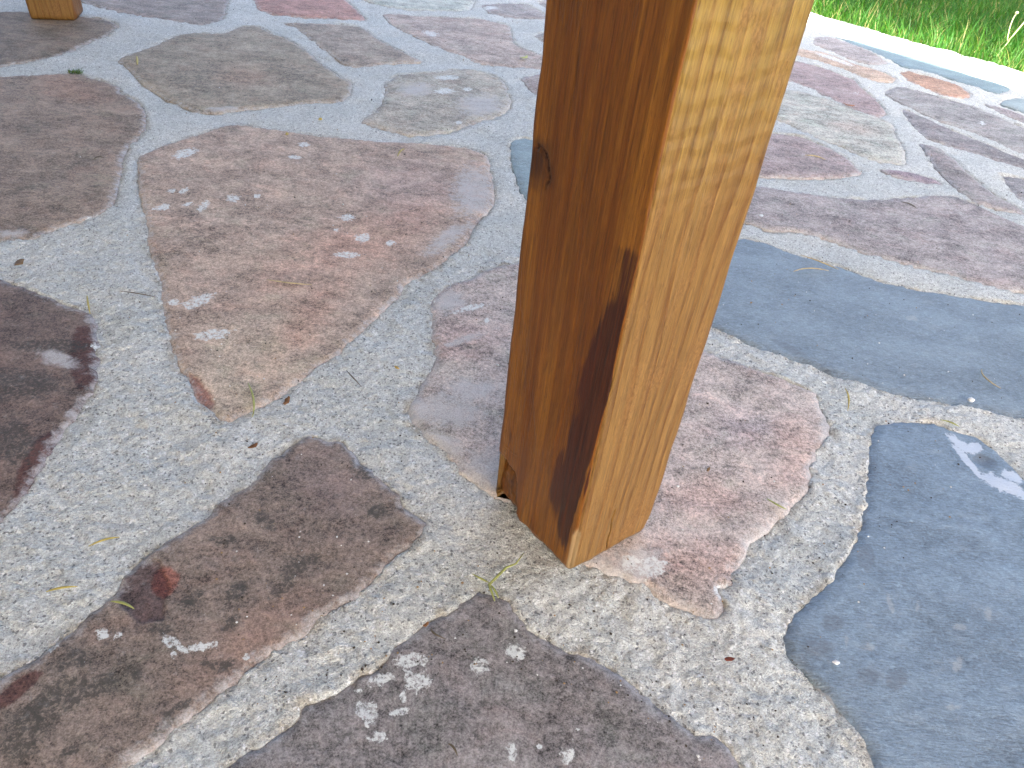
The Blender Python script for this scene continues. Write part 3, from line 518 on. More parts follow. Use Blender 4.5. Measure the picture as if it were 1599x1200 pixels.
def mat_mortar():
    t = NT('mortar'); p = t.coord()
    ed = t.attr('edge')['Fac']
    big = t.noise(p, 9, 4, 0.6)
    mid = t.noise(p, 55, 5, 0.65)
    c = t.mix(t.ramp(big, 0.32, 0.68), (0.535, 0.555, 0.518), (0.620, 0.628, 0.582))
    c = t.mix(t.math('MULTIPLY', t.ramp(mid, 0.52, 0.75), 0.38), c, (0.42, 0.39, 0.32))        # sandy yellow patches
    # dirt drawn into the line where mortar and stone meet
    em = t.math('MULTIPLY', t.ramp(ed, 0.0, 0.010, 1.0, 0.0), t.ramp(t.noise(p, 45, 4, 0.6), 0.42, 0.66))
    c = t.mix(t.math('MULTIPLY', em, 0.55), c, (0.33, 0.27, 0.18))
    # sand grains
    v1 = t.voro(p, 820)
    g1 = t.sep(v1['Color'])[0]
    fine = t.noise(p, 1100, 2, 0.7)
    k = t.math('ADD', t.ramp(g1, 0.0, 1.0, 0.82, 1.14), t.ramp(fine, 0.25, 0.75, -0.14, 0.14))
    k = t.math('ADD', k, t.ramp(t.noise(p, 150, 5, 0.8), 0.34, 0.66, -0.17, 0.12))
    k = t.math('ADD', k, t.ramp(t.noise(p, 420, 3, 0.8), 0.36, 0.64, -0.11, 0.09))
    c = t.mix(1.0, c, t.comb(k, k, k), 'MULTIPLY')
    pit = t.noise(p, 430, 3, 0.72)
    c = t.mix(t.math('MULTIPLY', t.ramp(pit, 0.57, 0.68), 0.62), c, (0.17, 0.165, 0.155))      # dark pits between grains
    g2 = t.sep(t.voro(p, 560)['Color'])[1]
    c = t.mix(t.math('MULTIPLY', t.ramp(g2, 0.945, 0.965), 0.70), c, (0.12, 0.12, 0.12))
    c = t.mix(t.math('MULTIPLY', t.ramp(g2, 0.045, 0.03), 0.75), c, (0.80, 0.80, 0.78))
    h = t.math('ADD', t.math('MULTIPLY', pit, -0.9), t.math('MULTIPLY', v1['Distance'], -0.4))
    h = t.math('ADD', h, t.math('MULTIPLY', fine, 0.35))
    h = t.math('ADD', h, t.math('MULTIPLY', mid, 0.55))
    return t.out(c, 0.92, t.bump(h, 1.0, 0.0014), 0.2)

def mat_sand():
    t = NT('sandstone'); p = t.coord()
    tint = t.attr('tint')['Color']
    marks = t.attr('marks')
    ms = t.sep(marks['Vector']); white, dark, haze = ms[0], ms[1], ms[2]
    edge = marks['Alpha']
    ps = t.mapping(p, (1.0, 1.35, 1.0), (0, 0, 0.5))
    big = t.noise(ps, 14, 5, 0.6, 0.4)
    med = t.noise(ps, 52, 6, 0.72, 0.3)
    sml = t.noise(p, 230, 4, 0.75)
    grn = t.noise(p, 850, 2, 0.75)
    k = t.math('ADD', t.ramp(big, 0.30, 0.70, 0.74, 1.22), t.ramp(med, 0.30, 0.70, -0.26, 0.24))
    k = t.math('ADD', k, t.ramp(sml, 0.36, 0.64, -0.26, 0.24))
    k = t.math('ADD', k, t.ramp(t.noise(p, 430, 3, 0.8), 0.36, 0.64, -0.24, 0.24))
    k = t.math('ADD', k, t.ramp(grn, 0.30, 0.70, -0.28, 0.28))
    c = t.mix(1.0, tint, t.comb(k, k, k), 'MULTIPLY')
    # warm and grey drift
    hue = t.noise(ps, 22, 4, 0.6, 0.8)
    c = t.mix(t.math('MULTIPLY', t.ramp(hue, 0.50, 0.72), 0.45), c, t.mix(1.0, c, (1.10, 0.94, 0.91), 'MULTIPLY'))
    c = t.mix(t.math('MULTIPLY', t.ramp(hue, 0.48, 0.28), 0.55), c, t.mix(1.0, c, (0.86, 0.98, 0.92), 'MULTIPLY'))
    # dark lichen mottling
    dn = t.noise(ps, 95, 6, 0.78, 0.2)
    df = t.math('ADD', t.math('MULTIPLY', t.math('SUBTRACT', dn, 0.5), 2.4), t.math('SUBTRACT', dark, 0.48))
    dm = t.math('MULTIPLY', t.ramp(df, -0.06, 0.34), t.ramp(t.noise(p, 260, 4, 0.8), 0.40, 0.55, 0.12, 1.0))
    c = t.mix(t.math('MULTIPLY', dm, 0.88), c, t.mix(0.16, (0.036, 0.040, 0.034), tint))
    fk = t.math('MULTIPLY', t.ramp(t.noise(ps, 130, 5, 0.75), 0.54, 0.70), 0.50)
    c = t.mix(fk, c, t.mix(0.45, (0.06, 0.065, 0.058), tint))
    spk = t.noise(p, 330, 2, 0.6)
    c = t.mix(t.math('MULTIPLY', t.ramp(spk, 0.70, 0.76), 0.6), c, (0.05, 0.045, 0.04))
    # lime film from the joints
    hn = t.noise(p, 95, 6, 0.75, 0.3)
    hf = t.math('ADD', t.math('MULTIPLY', haze, 0.95), t.math('MULTIPLY', t.math('SUBTRACT', hn, 0.5), 2.4))
    en = t.math('ADD', t.ramp(edge, 0.0, 0.020, 0.55, 0.0), t.math('MULTIPLY', t.math('SUBTRACT', hn, 0.5), 1.6))
    hm = t.math('MAXIMUM', t.math('MULTIPLY', t.ramp(hf, 0.10, 1.20), 0.85), t.math('MULTIPLY', t.ramp(en, 0.26, 0.75), 0.7))
    c = t.mix(hm, c, t.mix(t.ramp(grn, 0.3, 0.7), (0.40, 0.38, 0.36), (0.58, 0.57, 0.55)))
    # white splashes
    wn_ = t.noise(p, 170, 5, 0.75, 0.4)
    wf = t.math('ADD', t.math('MULTIPLY', white, 0.95), t.math('MULTIPLY', t.math('SUBTRACT', wn_, 0.5), 2.8))
    wm = t.math('MULTIPLY', t.ramp(wf, 0.46, 0.72), t.ramp(t.noise(p, 240, 5, 0.8), 0.39, 0.54, 0.05, 1.0))
    c = t.mix(t.math('MULTIPLY', wm, 0.90), c, (0.70, 0.73, 0.70))
    h = t.math('ADD', t.math('MULTIPLY', med, 1.4), t.math('MULTIPLY', sml, 0.6))
    h = t.math('ADD', h, t.math('MULTIPLY', grn, 0.22))
    h = t.math('ADD', h, t.math('MULTIPLY', wm, 0.15))
    return t.out(c, t.ramp(sml, 0.3, 0.7, 0.62, 0.82), t.bump(h, 0.6, 0.0016), 0.26)

def mat_slate():
    t = NT('slate'); p = t.coord()
    tint = t.attr('tint')['Color']
    marks = t.attr('marks')
    ms = t.sep(marks['Vector']); white, dark, haze = ms[0], ms[1], ms[2]
    lite = t.attr('lite')['Fac']
    ps = t.mapping(p, (1.0, 1.8, 1.0), (0, 0, 0.75))
    pl = t.mapping(p, (1.0, 7.0, 1.0), (0, 0, 0.9))
    pm = t.mapping(p, (1.0, 9.0, 1.0), (0, 0, -0.85))
    big = t.noise(ps, 10, 5, 0.6, 0.5)
    med = t.noise(ps, 60, 6, 0.7, 0.5)
    fib = t.noise(pl, 120, 4, 0.7, 0.3)
    sml = t.noise(p, 420, 3, 0.7)
    k = t.math('ADD', t.ramp(big, 0.30, 0.70, 0.80, 1.16), t.ramp(med, 0.32, 0.68, -0.17, 0.17))
    k = t.math('ADD', k, t.ramp(fib, 0.36, 0.64, -0.20, 0.22))
    k = t.math('ADD', k, t.ramp(sml, 0.34, 0.66, -0.16, 0.16))
    k = t.math('ADD', k, t.ramp(t.noise(p, 190, 5, 0.8), 0.53, 0.66, 0.0, 0.42))
    c = t.mix(1.0, tint, t.comb(k, k, k), 'MULTIPLY')
    c = t.mix(t.math('MULTIPLY', t.ramp(t.noise(ps, 30, 5, 0.7), 0.55, 0.75), 0.30), c, (0.33, 0.33, 0.31))
    c = t.mix(t.math('MULTIPLY', t.ramp(t.noise(pl, 70, 3, 0.7), 0.64, 0.74), 0.45), c, (0.42, 0.44, 0.46))  # pale scratches
    c = t.mix(t.math('MULTIPLY', t.ramp(t.noise(pm, 95, 3, 0.7), 0.64, 0.72), 0.45), c, (0.42, 0.44, 0.46))
    dn = t.noise(p, 90, 4, 0.6)
    dm = t.ramp(t.math('ADD', dark, t.math('MULTIPLY', t.math('SUBTRACT', dn, 0.5), 0.5)), 0.30, 0.75)
    c = t.mix(t.math('MULTIPLY', dm, 0.40), c, (0.085, 0.085, 0.09))
    lm = t.ramp(t.math('ADD', lite, t.math('MULTIPLY', t.math('SUBTRACT', t.noise(p, 170, 5, 0.75), 0.5), 2.6)), 0.45, 1.0)
    c = t.mix(t.math('MULTIPLY', lm, 0.5), c, (0.36, 0.37, 0.36))
    wn_ = t.noise(p, 150, 5, 0.7)
    wm = t.ramp(t.math('ADD', white, t.math('MULTIPLY', t.math('SUBTRACT', wn_, 0.5), 2.0)), 0.40, 0.70)
    hm = t.ramp(t.math('ADD', haze, t.math('MULTIPLY', t.math('SUBTRACT', wn_, 0.5), 1.4)), 0.40, 0.8)
    c = t.mix(t.math('MULTIPLY', hm, 0.7), c, (0.45, 0.46, 0.47))
    c = t.mix(t.math('MULTIPLY', wm, 0.85), c, (0.55, 0.60, 0.66))
    h = t.math('ADD', t.math('MULTIPLY', med, 1.2), t.math('MULTIPLY', fib, 0.5))
    h = t.math('ADD', h, t.math('MULTIPLY', sml, 0.10))
    h = t.math('ADD', h, t.math('MULTIPLY', big, 2.0))
    return t.out(c, t.ramp(med, 0.3, 0.7, 0.38, 0.54), t.bump(h, 0.75, 0.0020), 0.75)

def mat_wood(name='stained_wood'):
    # object space: x runs across the face towards the camera's right, y across the other face, z up the grain
    t = NT(name); p = t.coord()
    xyz = t.sep(p); x, y, z = xyz[0], xyz[1], xyz[2]
    wm = t.attr('wear'); ws = t.sep(wm['Vector']); stain, knot, pale = ws[0], ws[1], ws[2]
    side = wm['Alpha']                              # 0 on the ruddy face, 1 on the golden face
    warp = t.noise(t.mapping(p, (16, 16, 2.2)), 1.0, 2, 0.5)
    warp2 = t.noise(t.mapping(p, (90, 90, 12)), 1.0, 3, 0.6)
    r = t.math('ADD', x, t.math('MULTIPLY', z, -0.030))
    r = t.math('ADD', r, t.math('MULTIPLY', y, 0.10))
    r = t.math('ADD', r, t.math('MULTIPLY', t.math('SUBTRACT', warp, 0.5), 0.060))
    r = t.math('ADD', r, t.math('MULTIPLY', t.math('SUBTRACT', warp2, 0.5), 0.0034))
    r = t.math('ADD', r, t.math('MULTIPLY', knot, 0.006))
    ph = t.math('FRACT', t.math('DIVIDE', t.math('ADD', r, 0.5), 0.0132))
    line = t.math('MULTIPLY', t.ramp(ph, 0.50, 0.95), t.ramp(ph, 1.0, 0.95))
    line = t.math('MULTIPLY', line, t.ramp(t.noise(t.mapping(p, (300, 300, 30)), 1.0, 3, 0.7), 0.34, 0.60, 0.35, 1.0))
    fib = t.noise(t.mapping(p, (420, 420, 9)), 1.0, 4, 0.7)
    fin = t.noise(t.mapping(p, (950, 950, 40)), 1.0, 3, 0.75)
    strk = t.noise(t.mapping(p, (120, 120, 2.6)), 1.0, 5, 0.7)
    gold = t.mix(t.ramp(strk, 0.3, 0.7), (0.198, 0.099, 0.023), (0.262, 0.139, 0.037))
    top_tone = t.math('MULTIPLY', t.ramp(t.math('ADD', z, t.math('MULTIPLY', t.math('SUBTRACT', strk, 0.5), 0.25)), 0.29, 0.43), 0.55)  # golden face turns yellower and paler towards the top
    gold = t.mix(top_tone, gold, (0.360, 0.235, 0.044))
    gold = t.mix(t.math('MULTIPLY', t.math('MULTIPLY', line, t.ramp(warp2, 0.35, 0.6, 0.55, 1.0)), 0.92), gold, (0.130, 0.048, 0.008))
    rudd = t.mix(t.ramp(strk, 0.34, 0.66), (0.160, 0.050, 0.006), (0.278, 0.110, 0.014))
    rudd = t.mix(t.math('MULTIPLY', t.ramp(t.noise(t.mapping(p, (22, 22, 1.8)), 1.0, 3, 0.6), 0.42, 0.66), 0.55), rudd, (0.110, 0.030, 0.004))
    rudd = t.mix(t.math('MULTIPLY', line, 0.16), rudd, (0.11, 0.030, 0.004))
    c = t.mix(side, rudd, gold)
    k = t.math('ADD', t.ramp(fib, 0.34, 0.66, 0.82, 1.18), t.ramp(fin, 0.32, 0.68, -0.20, 0.20))
    c = t.mix(1.0, c, t.comb(k, k, k), 'MULTIPLY')
    pore = t.noise(t.mapping(p, (1000, 1000, 90)), 1.0, 2, 0.6)
    c = t.mix(t.math('MULTIPLY', t.ramp(pore, 0.60, 0.70), 0.60), c, (0.09, 0.030, 0.008))
    # rubbed, greyish fuzz on the golden face
    fz = t.math('MULTIPLY', t.math('MULTIPLY', t.ramp(t.noise(t.mapping(p, (28, 28, 14)), 1.0, 4, 0.7), 0.48, 0.68), side), 0.6)
    c = t.mix(fz, c, t.mix(t.ramp(t.noise(t.mapping(p, (560, 560, 260)), 1.0, 3, 0.8), 0.38, 0.62), (0.140, 0.058, 0.015), (0.34, 0.175, 0.055)))
    # dark varnish run beside the front edge
    sn = t.noise(t.mapping(p, (380, 380, 9)), 1.0, 5, 0.75)
    sf = t.ramp(t.math('ADD', stain, t.math('MULTIPLY', t.math('SUBTRACT', sn, 0.5), 1.7)), 0.15, 0.62)
    c = t.mix(t.math('MULTIPLY', sf, 0.93), c, t.mix(t.ramp(fib, 0.3, 0.7), (0.018, 0.006, 0.005), (0.080, 0.019, 0.008)))
    kf = t.ramp(t.math('ADD', knot, t.math('MULTIPLY', t.math('SUBTRACT', sn, 0.5), 0.5)), 0.25, 1.0)
    c = t.mix(t.math('MULTIPLY', kf, 0.9), c, (0.035, 0.011, 0.006))
    pf = t.ramp(t.math('ADD', pale, t.math('MULTIPLY', t.math('SUBTRACT', sn, 0.5), 0.9)), 0.35, 0.75)
    c = t.mix(t.math('MULTIPLY', pf, 0.75), c, (0.36, 0.245, 0.115))
    h = t.math('ADD', t.math('MULTIPLY', line, -0.6), t.math('MULTIPLY', fib, 0.7))
    h = t.math('ADD', h, t.math('MULTIPLY', fin, 0.25))
    h = t.math('ADD', h, t.math('MULTIPLY', pore, -0.2))
    # saw ripples across the upper part of the golden face
    rip = t.math('SINE', t.math('ADD', t.math('MULTIPLY', z, 520.0), t.math('MULTIPLY', t.noise(t.mapping(p, (50, 50, 30)), 1.0, 3, 0.5), 9.0)))
    rip = t.math('MULTIPLY', t.math('MULTIPLY', rip, side), t.ramp(z, 0.26, 0.36, 0.0, 0.55))
    h = t.math('ADD', h, rip)
    rg = t.math('ADD', t.ramp(fib, 0.3, 0.7, 0.36, 0.50), t.math('MULTIPLY', fz, 0.3))
    return t.out(c, rg, t.bump(h, 0.7, 0.0008), 0.34)

def mat_grass():
    t = NT('grass_blade')
    a = t.attr('tone')['Color']
    m = t.out(a, 0.5, None, 0.3)
    tr = t.n.new('ShaderNodeBsdfTranslucent')
    t.l.new(t.mix(1.0, a, (1.3, 1.5, 0.6), 'MULTIPLY'), tr.inputs['Color'])
    mx = t.n.new('ShaderNodeMixShader'); mx.inputs[0].default_value = 0.4
    t.l.new(t.bsdf.outputs[0], mx.inputs[1]); t.l.new(tr.outputs[0], mx.inputs[2])
    t.l.new(mx.outputs[0], t.n['Material Output'].inputs['Surface'])
    return m

M_MORTAR = mat_mortar(); M_SAND = mat_sand(); M_SLATE = mat_slate(); M_WOOD = mat_wood(); M_GRASS = mat_grass()

# ------------------------------------------------------------------ flagstones: outlines
LAWN_U = 2.56                                      # the paving ends here, the lawn begins

def roughen(poly, step, amp, seed):
    p = np.array(poly, float)
    # one corner-cutting pass keeps traced corners but takes the ruler look off them
    q = []
    n = len(p)
    for i in range(n):
        a = p[i - 1]; b = p[i]; c = p[(i + 1) % n]
        q += [b + (a - b) * 0.14, b + (c - b) * 0.14]
    p = np.array(q)
    out = []
    for a, b in zip(p, np.roll(p, -1, 0)):
        k = max(1, int(round(np.linalg.norm(b - a) / step)))
        for j in range(k):
            out.append(a + (b - a) * j / k)
    o = np.array(out)
    w1 = fbm(o[:, 0], o[:, 1], 55, 4, seed); w2 = fbm(o[:, 0], o[:, 1], 55, 4, seed + 50)
    w3 = fbm(o[:, 0], o[:, 1], 240, 3, seed + 90); w4 = fbm(o[:, 0], o[:, 1], 240, 3, seed + 130)
    o[:, 0] += amp * (w1 + 0.45 * w3); o[:, 1] += amp * (w2 + 0.45 * w4)
    return o

rng = np.random.default_rng(7)
outlines = []
for i, (key, kind, alb, poly, lab) in enumerate(STONES):
    c = np.mean(np.array(poly), 0)
    d = math.hypot(c[0], c[1], 0.475)
    outlines.append([key, kind, alb, roughen(poly, min(0.004 * max(d, 0.6) / 0.6, 0.014), 0.0026 if kind == 'sand' else 0.0017, 11 + i), lab, d])

# the paving goes on beyond the picture: more stones of the same sort, fitted between the others
def in_frame(x, y):
    v = rot.transposed() @ Vector((x, y, -0.475))
    if v.z > -0.02: return False
    px = 799.5 - 1110 * v.x / v.z; py = 600 + 1110 * v.y / v.z
    if py < 520 and 858 - 0.112 * py + 14 < px < 1275 - 0.319 * py - 14: return False      # behind the post
    return -25 < px < 1624 and -12 < py < 1225
traced = [o[3] for o in outlines]
seeds = []
allc = [np.array(s[3]) for s in STONES]
tries = 0
while len(seeds) < 110 and tries < 12000:
    tries += 1
    u = rng.uniform(-1.6, LAWN_U - 0.28); v = rng.uniform(-1.6, 3.6)
    p = u * U + v * V
    if in_frame(*p): continue
    if min((np.linalg.norm(p - s) for s in seeds), default=9) < (0.26 if tries > 4000 else 0.33): continue
    ok = True
    for t_ in allc:
        if np.abs(t_ - p).max(1).min() < 0.07: ok = False; break
        dd, ins = seg_dist(np.array([p[0]]), np.array([p[1]]), t_)
        if ins[0] or dd[0] < 0.085: ok = False; break
    if ok: seeds.append(p)
extra_cols = [(150, 128, 124), (168, 140, 130), (135, 118, 116), (176, 132, 122), (146, 134, 140), (118, 98, 96)]
def lin(c):
    c = np.array(c) / 255.0
    return np.where(c <= 0.04045, c / 12.92, ((c + 0.055) / 1.055) ** 2.4)
for si, s in enumerate(seeds):
    near = [t_ for t_ in allc if np.linalg.norm(t_ - s, axis=1).min() < 0.6]
    poly = []
    gap = rng.uniform(0.018, 0.034)
    for k in range(16):
        a = 2 * PI * (k + rng.uniform(-0.25, 0.25)) / 16
        d = np.array([math.cos(a), math.sin(a)])
        r = 0.30
        for s2 in seeds:
            if s2 is s: continue
            e = s2 - s; L = np.linalg.norm(e)
            if L > 1.0: continue
            cs = d @ e / L
            if cs > 0.05: r = min(r, (L / 2 - gap / 2) / cs)
        lu = (LAWN_U - 0.22 - s @ U)
        if d @ U > 0.05: r = min(r, lu / (d @ U))
        rr = np.linspace(0.03, r, 24)
        q = s + rr[:, None] * d
        bad = np.zeros(len(rr), bool)
        for t_ in near:
            dd, ins = seg_dist(q[:, 0], q[:, 1], t_)
            bad |= ins | (dd < gap)
        bad |= np.array([in_frame(*x) for x in q])
        if bad.any(): r = rr[max(0, int(np.argmax(bad)) - 1)]
        poly.append(s + d * max(r, 0.03))
    poly = np.array(poly)
    x_, y_ = poly[:, 0], poly[:, 1]
    area = abs(0.5 * np.sum(x_ * np.roll(y_, -1) - np.roll(x_, -1) * y_))
    if area < 0.009: continue
    kind = 'slate' if rng.random() < 0.15 else 'sand'
    alb = tuple(lin(extra_cols[si % 6] if kind == 'sand' else (118, 132, 146)) * 0.85)
    d = math.hypot(s[0], s[1], 0.475)
    outlines.append(['X%d' % si, kind, alb, roughen(poly, 0.014, 0.003, 200 + si), None, max(d, 2.0)])

# ------------------------------------------------------------------ patio: the mortar sheet
def coarse(o, step):
    keep = [0]
    for i in range(1, len(o)):
        if np.linalg.norm(o[i] - o[keep[-1]]) >= step: keep.append(i)
    return o[keep]

def mortar_height(x, y, d, fine):
    z = -0.0018 + 0.0022 * fbm(x, y, 20, 3, 301) + 0.0016 * fbm(x, y, 8, 2, 311) + 0.0014 * (1 - sstep(0.002, 0.012, np.abs(d - 0.004))) * fbm(x, y, 34, 3, 321) + 0.0008 * fbm(x, y, 95, 3, 331)
    if fine:
        z = z + 0.00085 * fbm(x, y, 280, 2, 351)
    z = z + 0.0012 * sstep(0.004, 0.03, d) * (0.4 + fbm(x, y, 7, 2, 371))
    z = z - 0.011 * sstep(0.0005, 0.0085, -d + 0.0016 * fbm(x, y, 120, 2, 391))
    u = x * U[0] + y * U[1]
    return z - 0.05 * sstep(LAWN_U - 0.02, LAWN_U + 0.02, u + 0.012 * fbm(x, y, 6, 3, 411))

def mortar_grid(x0, x1, y0, y1, step, hole, fine):
    nx = int(round((x1 - x0) / step)) + 1; ny = int(round((y1 - y0) / step)) + 1
    X, Y = np.meshgrid(np.linspace(x0, x1, nx), np.linspace(y0, y1, ny))
    x = X.ravel(); y = Y.ravel()
    d = np.full(len(x), 0.2, np.float32)
    for o in outlines:
        q = coarse(o[3], max(0.004, step * 0.6))
        m = 0.035
        b0 = q.min(0) - m; b1 = q.max(0) + m
        idx = np.nonzero((x > b0[0]) & (x < b1[0]) & (y > b0[1]) & (y < b1[1]))[0]
        if not len(idx): continue
        dd, ins = seg_dist(x[idx], y[idx], q)
        d[idx] = np.minimum(d[idx], np.where(ins, -dd, dd))
    z = mortar_height(x, y, d, fine)
    i = np.arange(nx * ny).reshape(ny, nx)
    f = np.stack([i[:-1, :-1].ravel(), i[:-1, 1:].ravel(), i[1:, 1:].ravel(), i[1:, :-1].ravel()], 1)
    keep = d[f].max(1) > -max(0.012, step * 1.5)
    cx = x[f].mean(1); cy = y[f].mean(1)
    keep &= (cx * U[0] + cy * U[1]) < LAWN_U + 0.06
    if hole:
        keep &= ~((cx > hole[0]) & (cx < hole[1]) & (cy > hole[2]) & (cy < hole[3]))
    f = f[keep]
    used = np.zeros(len(x), bool); used[f.ravel()] = True
    remap = np.cumsum(used) - 1
    return np.stack([x, y, z], 1)[used], remap[f], np.clip(d, 0, 1)[used]

near = (-0.64, 0.80, 0.08, 0.88)
midz = (-2.24, 2.56, -0.40, 3.60)
parts = [mortar_grid(*near, 0.002, None, True), mortar_grid(*midz, 0.008, near, True), mortar_grid(-5.44, 5.44, -3.6, 6.8, 0.04, midz, False)]
off = 0; vv = []; ff = []; dd_ = []
for v_, f_, d_ in parts:
    vv.append(v_); ff.append(f_ + off); dd_.append(d_); off += len(v_)
me = np_mesh('patio', np.concatenate(vv), [np.concatenate(ff)])
attr(me, 'edge', np.concatenate(dd_), 'FLOAT')
patio = tag(link('patio', me, M_MORTAR), 'pale grey sandy mortar bed of the crazy paved patio', None, None, 'structure')

# ------------------------------------------------------------------ flagstones: meshes
marks_by = {}
for key, typ, e in MARKS: marks_by.setdefault(key, []).append((typ, e))

def ell(x, y, e):
    cx, cy, ax, ay, bx, by = e
    det = ax * by - ay * bx
    qx = ((x - cx) * by - (y - cy) * bx) / det
    qy = (-(x - cx) * ay + (y - cy) * ax) / det
    return np.sqrt(qx * qx + qy * qy)

TINTS = {'b': ((1.12, 1.20, 1.18), 0.8), 'r': ((1.12, 0.93, 0.89), 0.65), 'p': ((0.96, 0.93, 1.03), 0.6), 'm': ((0.50, 0.30, 0.30), 0.9),
         'c': ((0.52, 0.46, 0.52), 0.95), 'q': ((1.15, 0.62, 0.56), 0.95)}
stone_top = {}
for si, (key, kind, alb, o, lab, d) in enumerate(outlines):
    g = float(np.clip(0.0050 * d / 0.6, 0.0042, 0.03))
    if key[0] == 'X': g = 0.02
    b0 = o.min(0); b1 = o.max(0)
    gx, gy = np.meshgrid(np.arange(b0[0], b1[0], g), np.arange(b0[1], b1[1], g * 0.9))
    gx = gx + (np.arange(gx.shape[0]) % 2)[:, None] * g * 0.5
    pts = np.stack([gx.ravel(), gy.ravel()], 1) + rng.uniform(-0.18, 0.18, (gx.size, 2)) * g
    fine_sets = []
    for typ, e in marks_by.get(key, []):
        if typ in 'wcqml' and d < 1.6:
            ax = np.linalg.norm(e[2:4]); bx = np.linalg.norm(e[4:6]); rad = max(ax, bx) * 1.6
            fs = 0.0017 if max(ax, bx) < 0.03 else 0.0030
            hx, hy = np.meshgrid(np.arange(e[0] - rad, e[0] + rad, fs), np.arange(e[1] - rad, e[1] + rad, fs))
            hp = np.stack([hx.ravel(), hy.ravel()], 1)
            hp = hp[ell(hp[:, 0], hp[:, 1], e) < 1.6]
            if len(hp):
                k = ell(pts[:, 0], pts[:, 1], e) > 1.6
                pts = pts[k]
                fine_sets = [q[ell(q[:, 0], q[:, 1], e) > 1.6] for q in fine_sets]
                fine_sets.append(hp + rng.uniform(-0.2, 0.2, hp.shape) * fs)
    if fine_sets: pts = np.concatenate([pts] + fine_sets)
    # a row of points just inside the rim so that the worn edge is round
    tan = np.roll(o, -1, 0) - np.roll(o, 1, 0)
    nrm = np.stack([-tan[:, 1], tan[:, 0]], 1) / np.maximum(np.linalg.norm(tan, axis=1), 1e-9)[:, None]
    sa = np.sum(o[:, 0] * np.roll(o[:, 1], -1) - np.roll(o[:, 0], -1) * o[:, 1])
    if sa < 0: nrm = -nrm
    rim = o + nrm * min(0.0024, g * 0.5)
    dr, ri = seg_dist(rim[:, 0], rim[:, 1], o)
    rim = rim[ri & (dr > min(0.0024, g * 0.5) * 0.8)]
    dp, pi_ = seg_dist(pts[:, 0], pts[:, 1], o)
    pts = pts[pi_ & (dp > min(0.0042, g * 0.85))]
    allp = np.concatenate([o, rim, pts])
    n = len(o)
    r = delaunay_2d_cdt([Vector(p) for p in allp.tolist()], [(i, (i + 1) % n) for i in range(n)], [], 1, 1e-7)
    vx = np.array([(v.x, v.y) for v in r[0]]); tris = np.array(r[2], np.int64)
    ed, _ = seg_dist(vx[:, 0], vx[:, 1], o)
    x, y = vx[:, 0], vx[:, 1]
    lift = rng.uniform(-0.0008, 0.0014)
    tilt = rng.uniform(-0.004, 0.004, 2); cen = o.mean(0)
    z = lift + np.clip((x - cen[0]) * tilt[0] + (y - cen[1]) * tilt[1], -0.002, 0.002)
    z = z + (0.0013 if kind == 'sand' else 0.0008) * fbm(x, y, 11, 4, 500 + si) + 0.0005 * fbm(x, y, 60, 3, 600 + si)
    z = z - 0.0036 * (1 - sstep(0, 0.0055, ed + 0.0012 * fbm(x, y, 140, 2, 640)))
    alb = np.array(alb, float); alb = alb * 0.76 + alb.mean() * 0.24
    alb = alb * (np.array((1.20, 1.25, 1.13)) if kind == 'sand' else np.array((1.20, 1.26, 1.11)))
    tint = np.tile(alb, (len(x), 1))
    white = np.zeros(len(x)); dark = np.zeros(len(x)); haze = np.zeros(len(x)); lite = np.zeros(len(x))
    wob = 0.22 * fbm(x, y, 70, 4, 700 + si)
    for typ, e in marks_by.get(key, []):
        q = ell(x, y, e) + wob
        if typ == 'w': white = np.maximum(white, np.clip(1.5 - q, 0, 1) * 1.0)
        elif typ == 'd': dark = np.maximum(dark, 1 - sstep(0.45, 1.5, q))
        elif typ == 'e': dark = np.maximum(dark, 0.5 * (1 - sstep(0.45, 1.5, q)))
        elif typ == 'h': haze = np.maximum(haze, 1 - sstep(0.3, 1.5, q))
        elif typ == 'l': lite = np.maximum(lite, 1 - sstep(0.4, 1.5, q))
        else:
            m, s_ = TINTS[typ]
            w = (1 - (sstep(0.94, 1.05, q) if typ in 'cqm' else sstep(0.2, 1.5, q))) * s_
            tint = tint * (1 - w[:, None]) + tint * np.array(m) * w[:, None]
            if typ in 'c': z = z - 0.0016 * (1 - sstep(0.92, 1.04, q))
            if typ == 'm' and key == 'C': z = z - 0.0018 * (1 - sstep(0.9, 1.05, q))
    if key == 'SL2':
        e = [m for t_, m in marks_by[key] if t_ == 'd'][0]
        z = z - 0.0025 * (1 - sstep(0.4, 1.2, ell(x, y, e)))
    base = len(x)
    rim_i = np.arange(n)
    rim_z = np.full(n, -0.032)
    V3 = np.concatenate([np.stack([x, y, z], 1), np.stack([x[:n], y[:n], rim_z], 1)])
    nx_ = np.roll(rim_i, -1)
    quads = np.stack([rim_i, base + rim_i, base + nx_, nx_], 1) if sa > 0 else np.stack([nx_, base + nx_, base + rim_i, rim_i], 1)
    # make the top face up
    a_, b_, c_ = V3[tris[:, 0]], V3[tris[:, 1]], V3[tris[:, 2]]
    flip = np.cross(b_ - a_, c_ - a_)[:, 2] < 0
    tris[flip] = tris[flip][:, ::-1]
    me = np_mesh('flagstone', V3, [tris, quads])
    pad = lambda a: np.concatenate([a, a[:n]])
    attr(me, 'tint', np.concatenate([np.concatenate([tint, np.ones((len(x), 1))], 1)] + [np.concatenate([tint, np.ones((len(x), 1))], 1)[:n]]))
    attr(me, 'marks', np.stack([pad(white), pad(dark), pad(haze), pad(np.clip(ed, 0, 1))], 1))
    attr(me, 'lite', pad(lite), 'FLOAT')
    so = link('flagstone', me, M_SAND if kind == 'sand' else M_SLATE, patio)
    if lab: so['label'] = lab

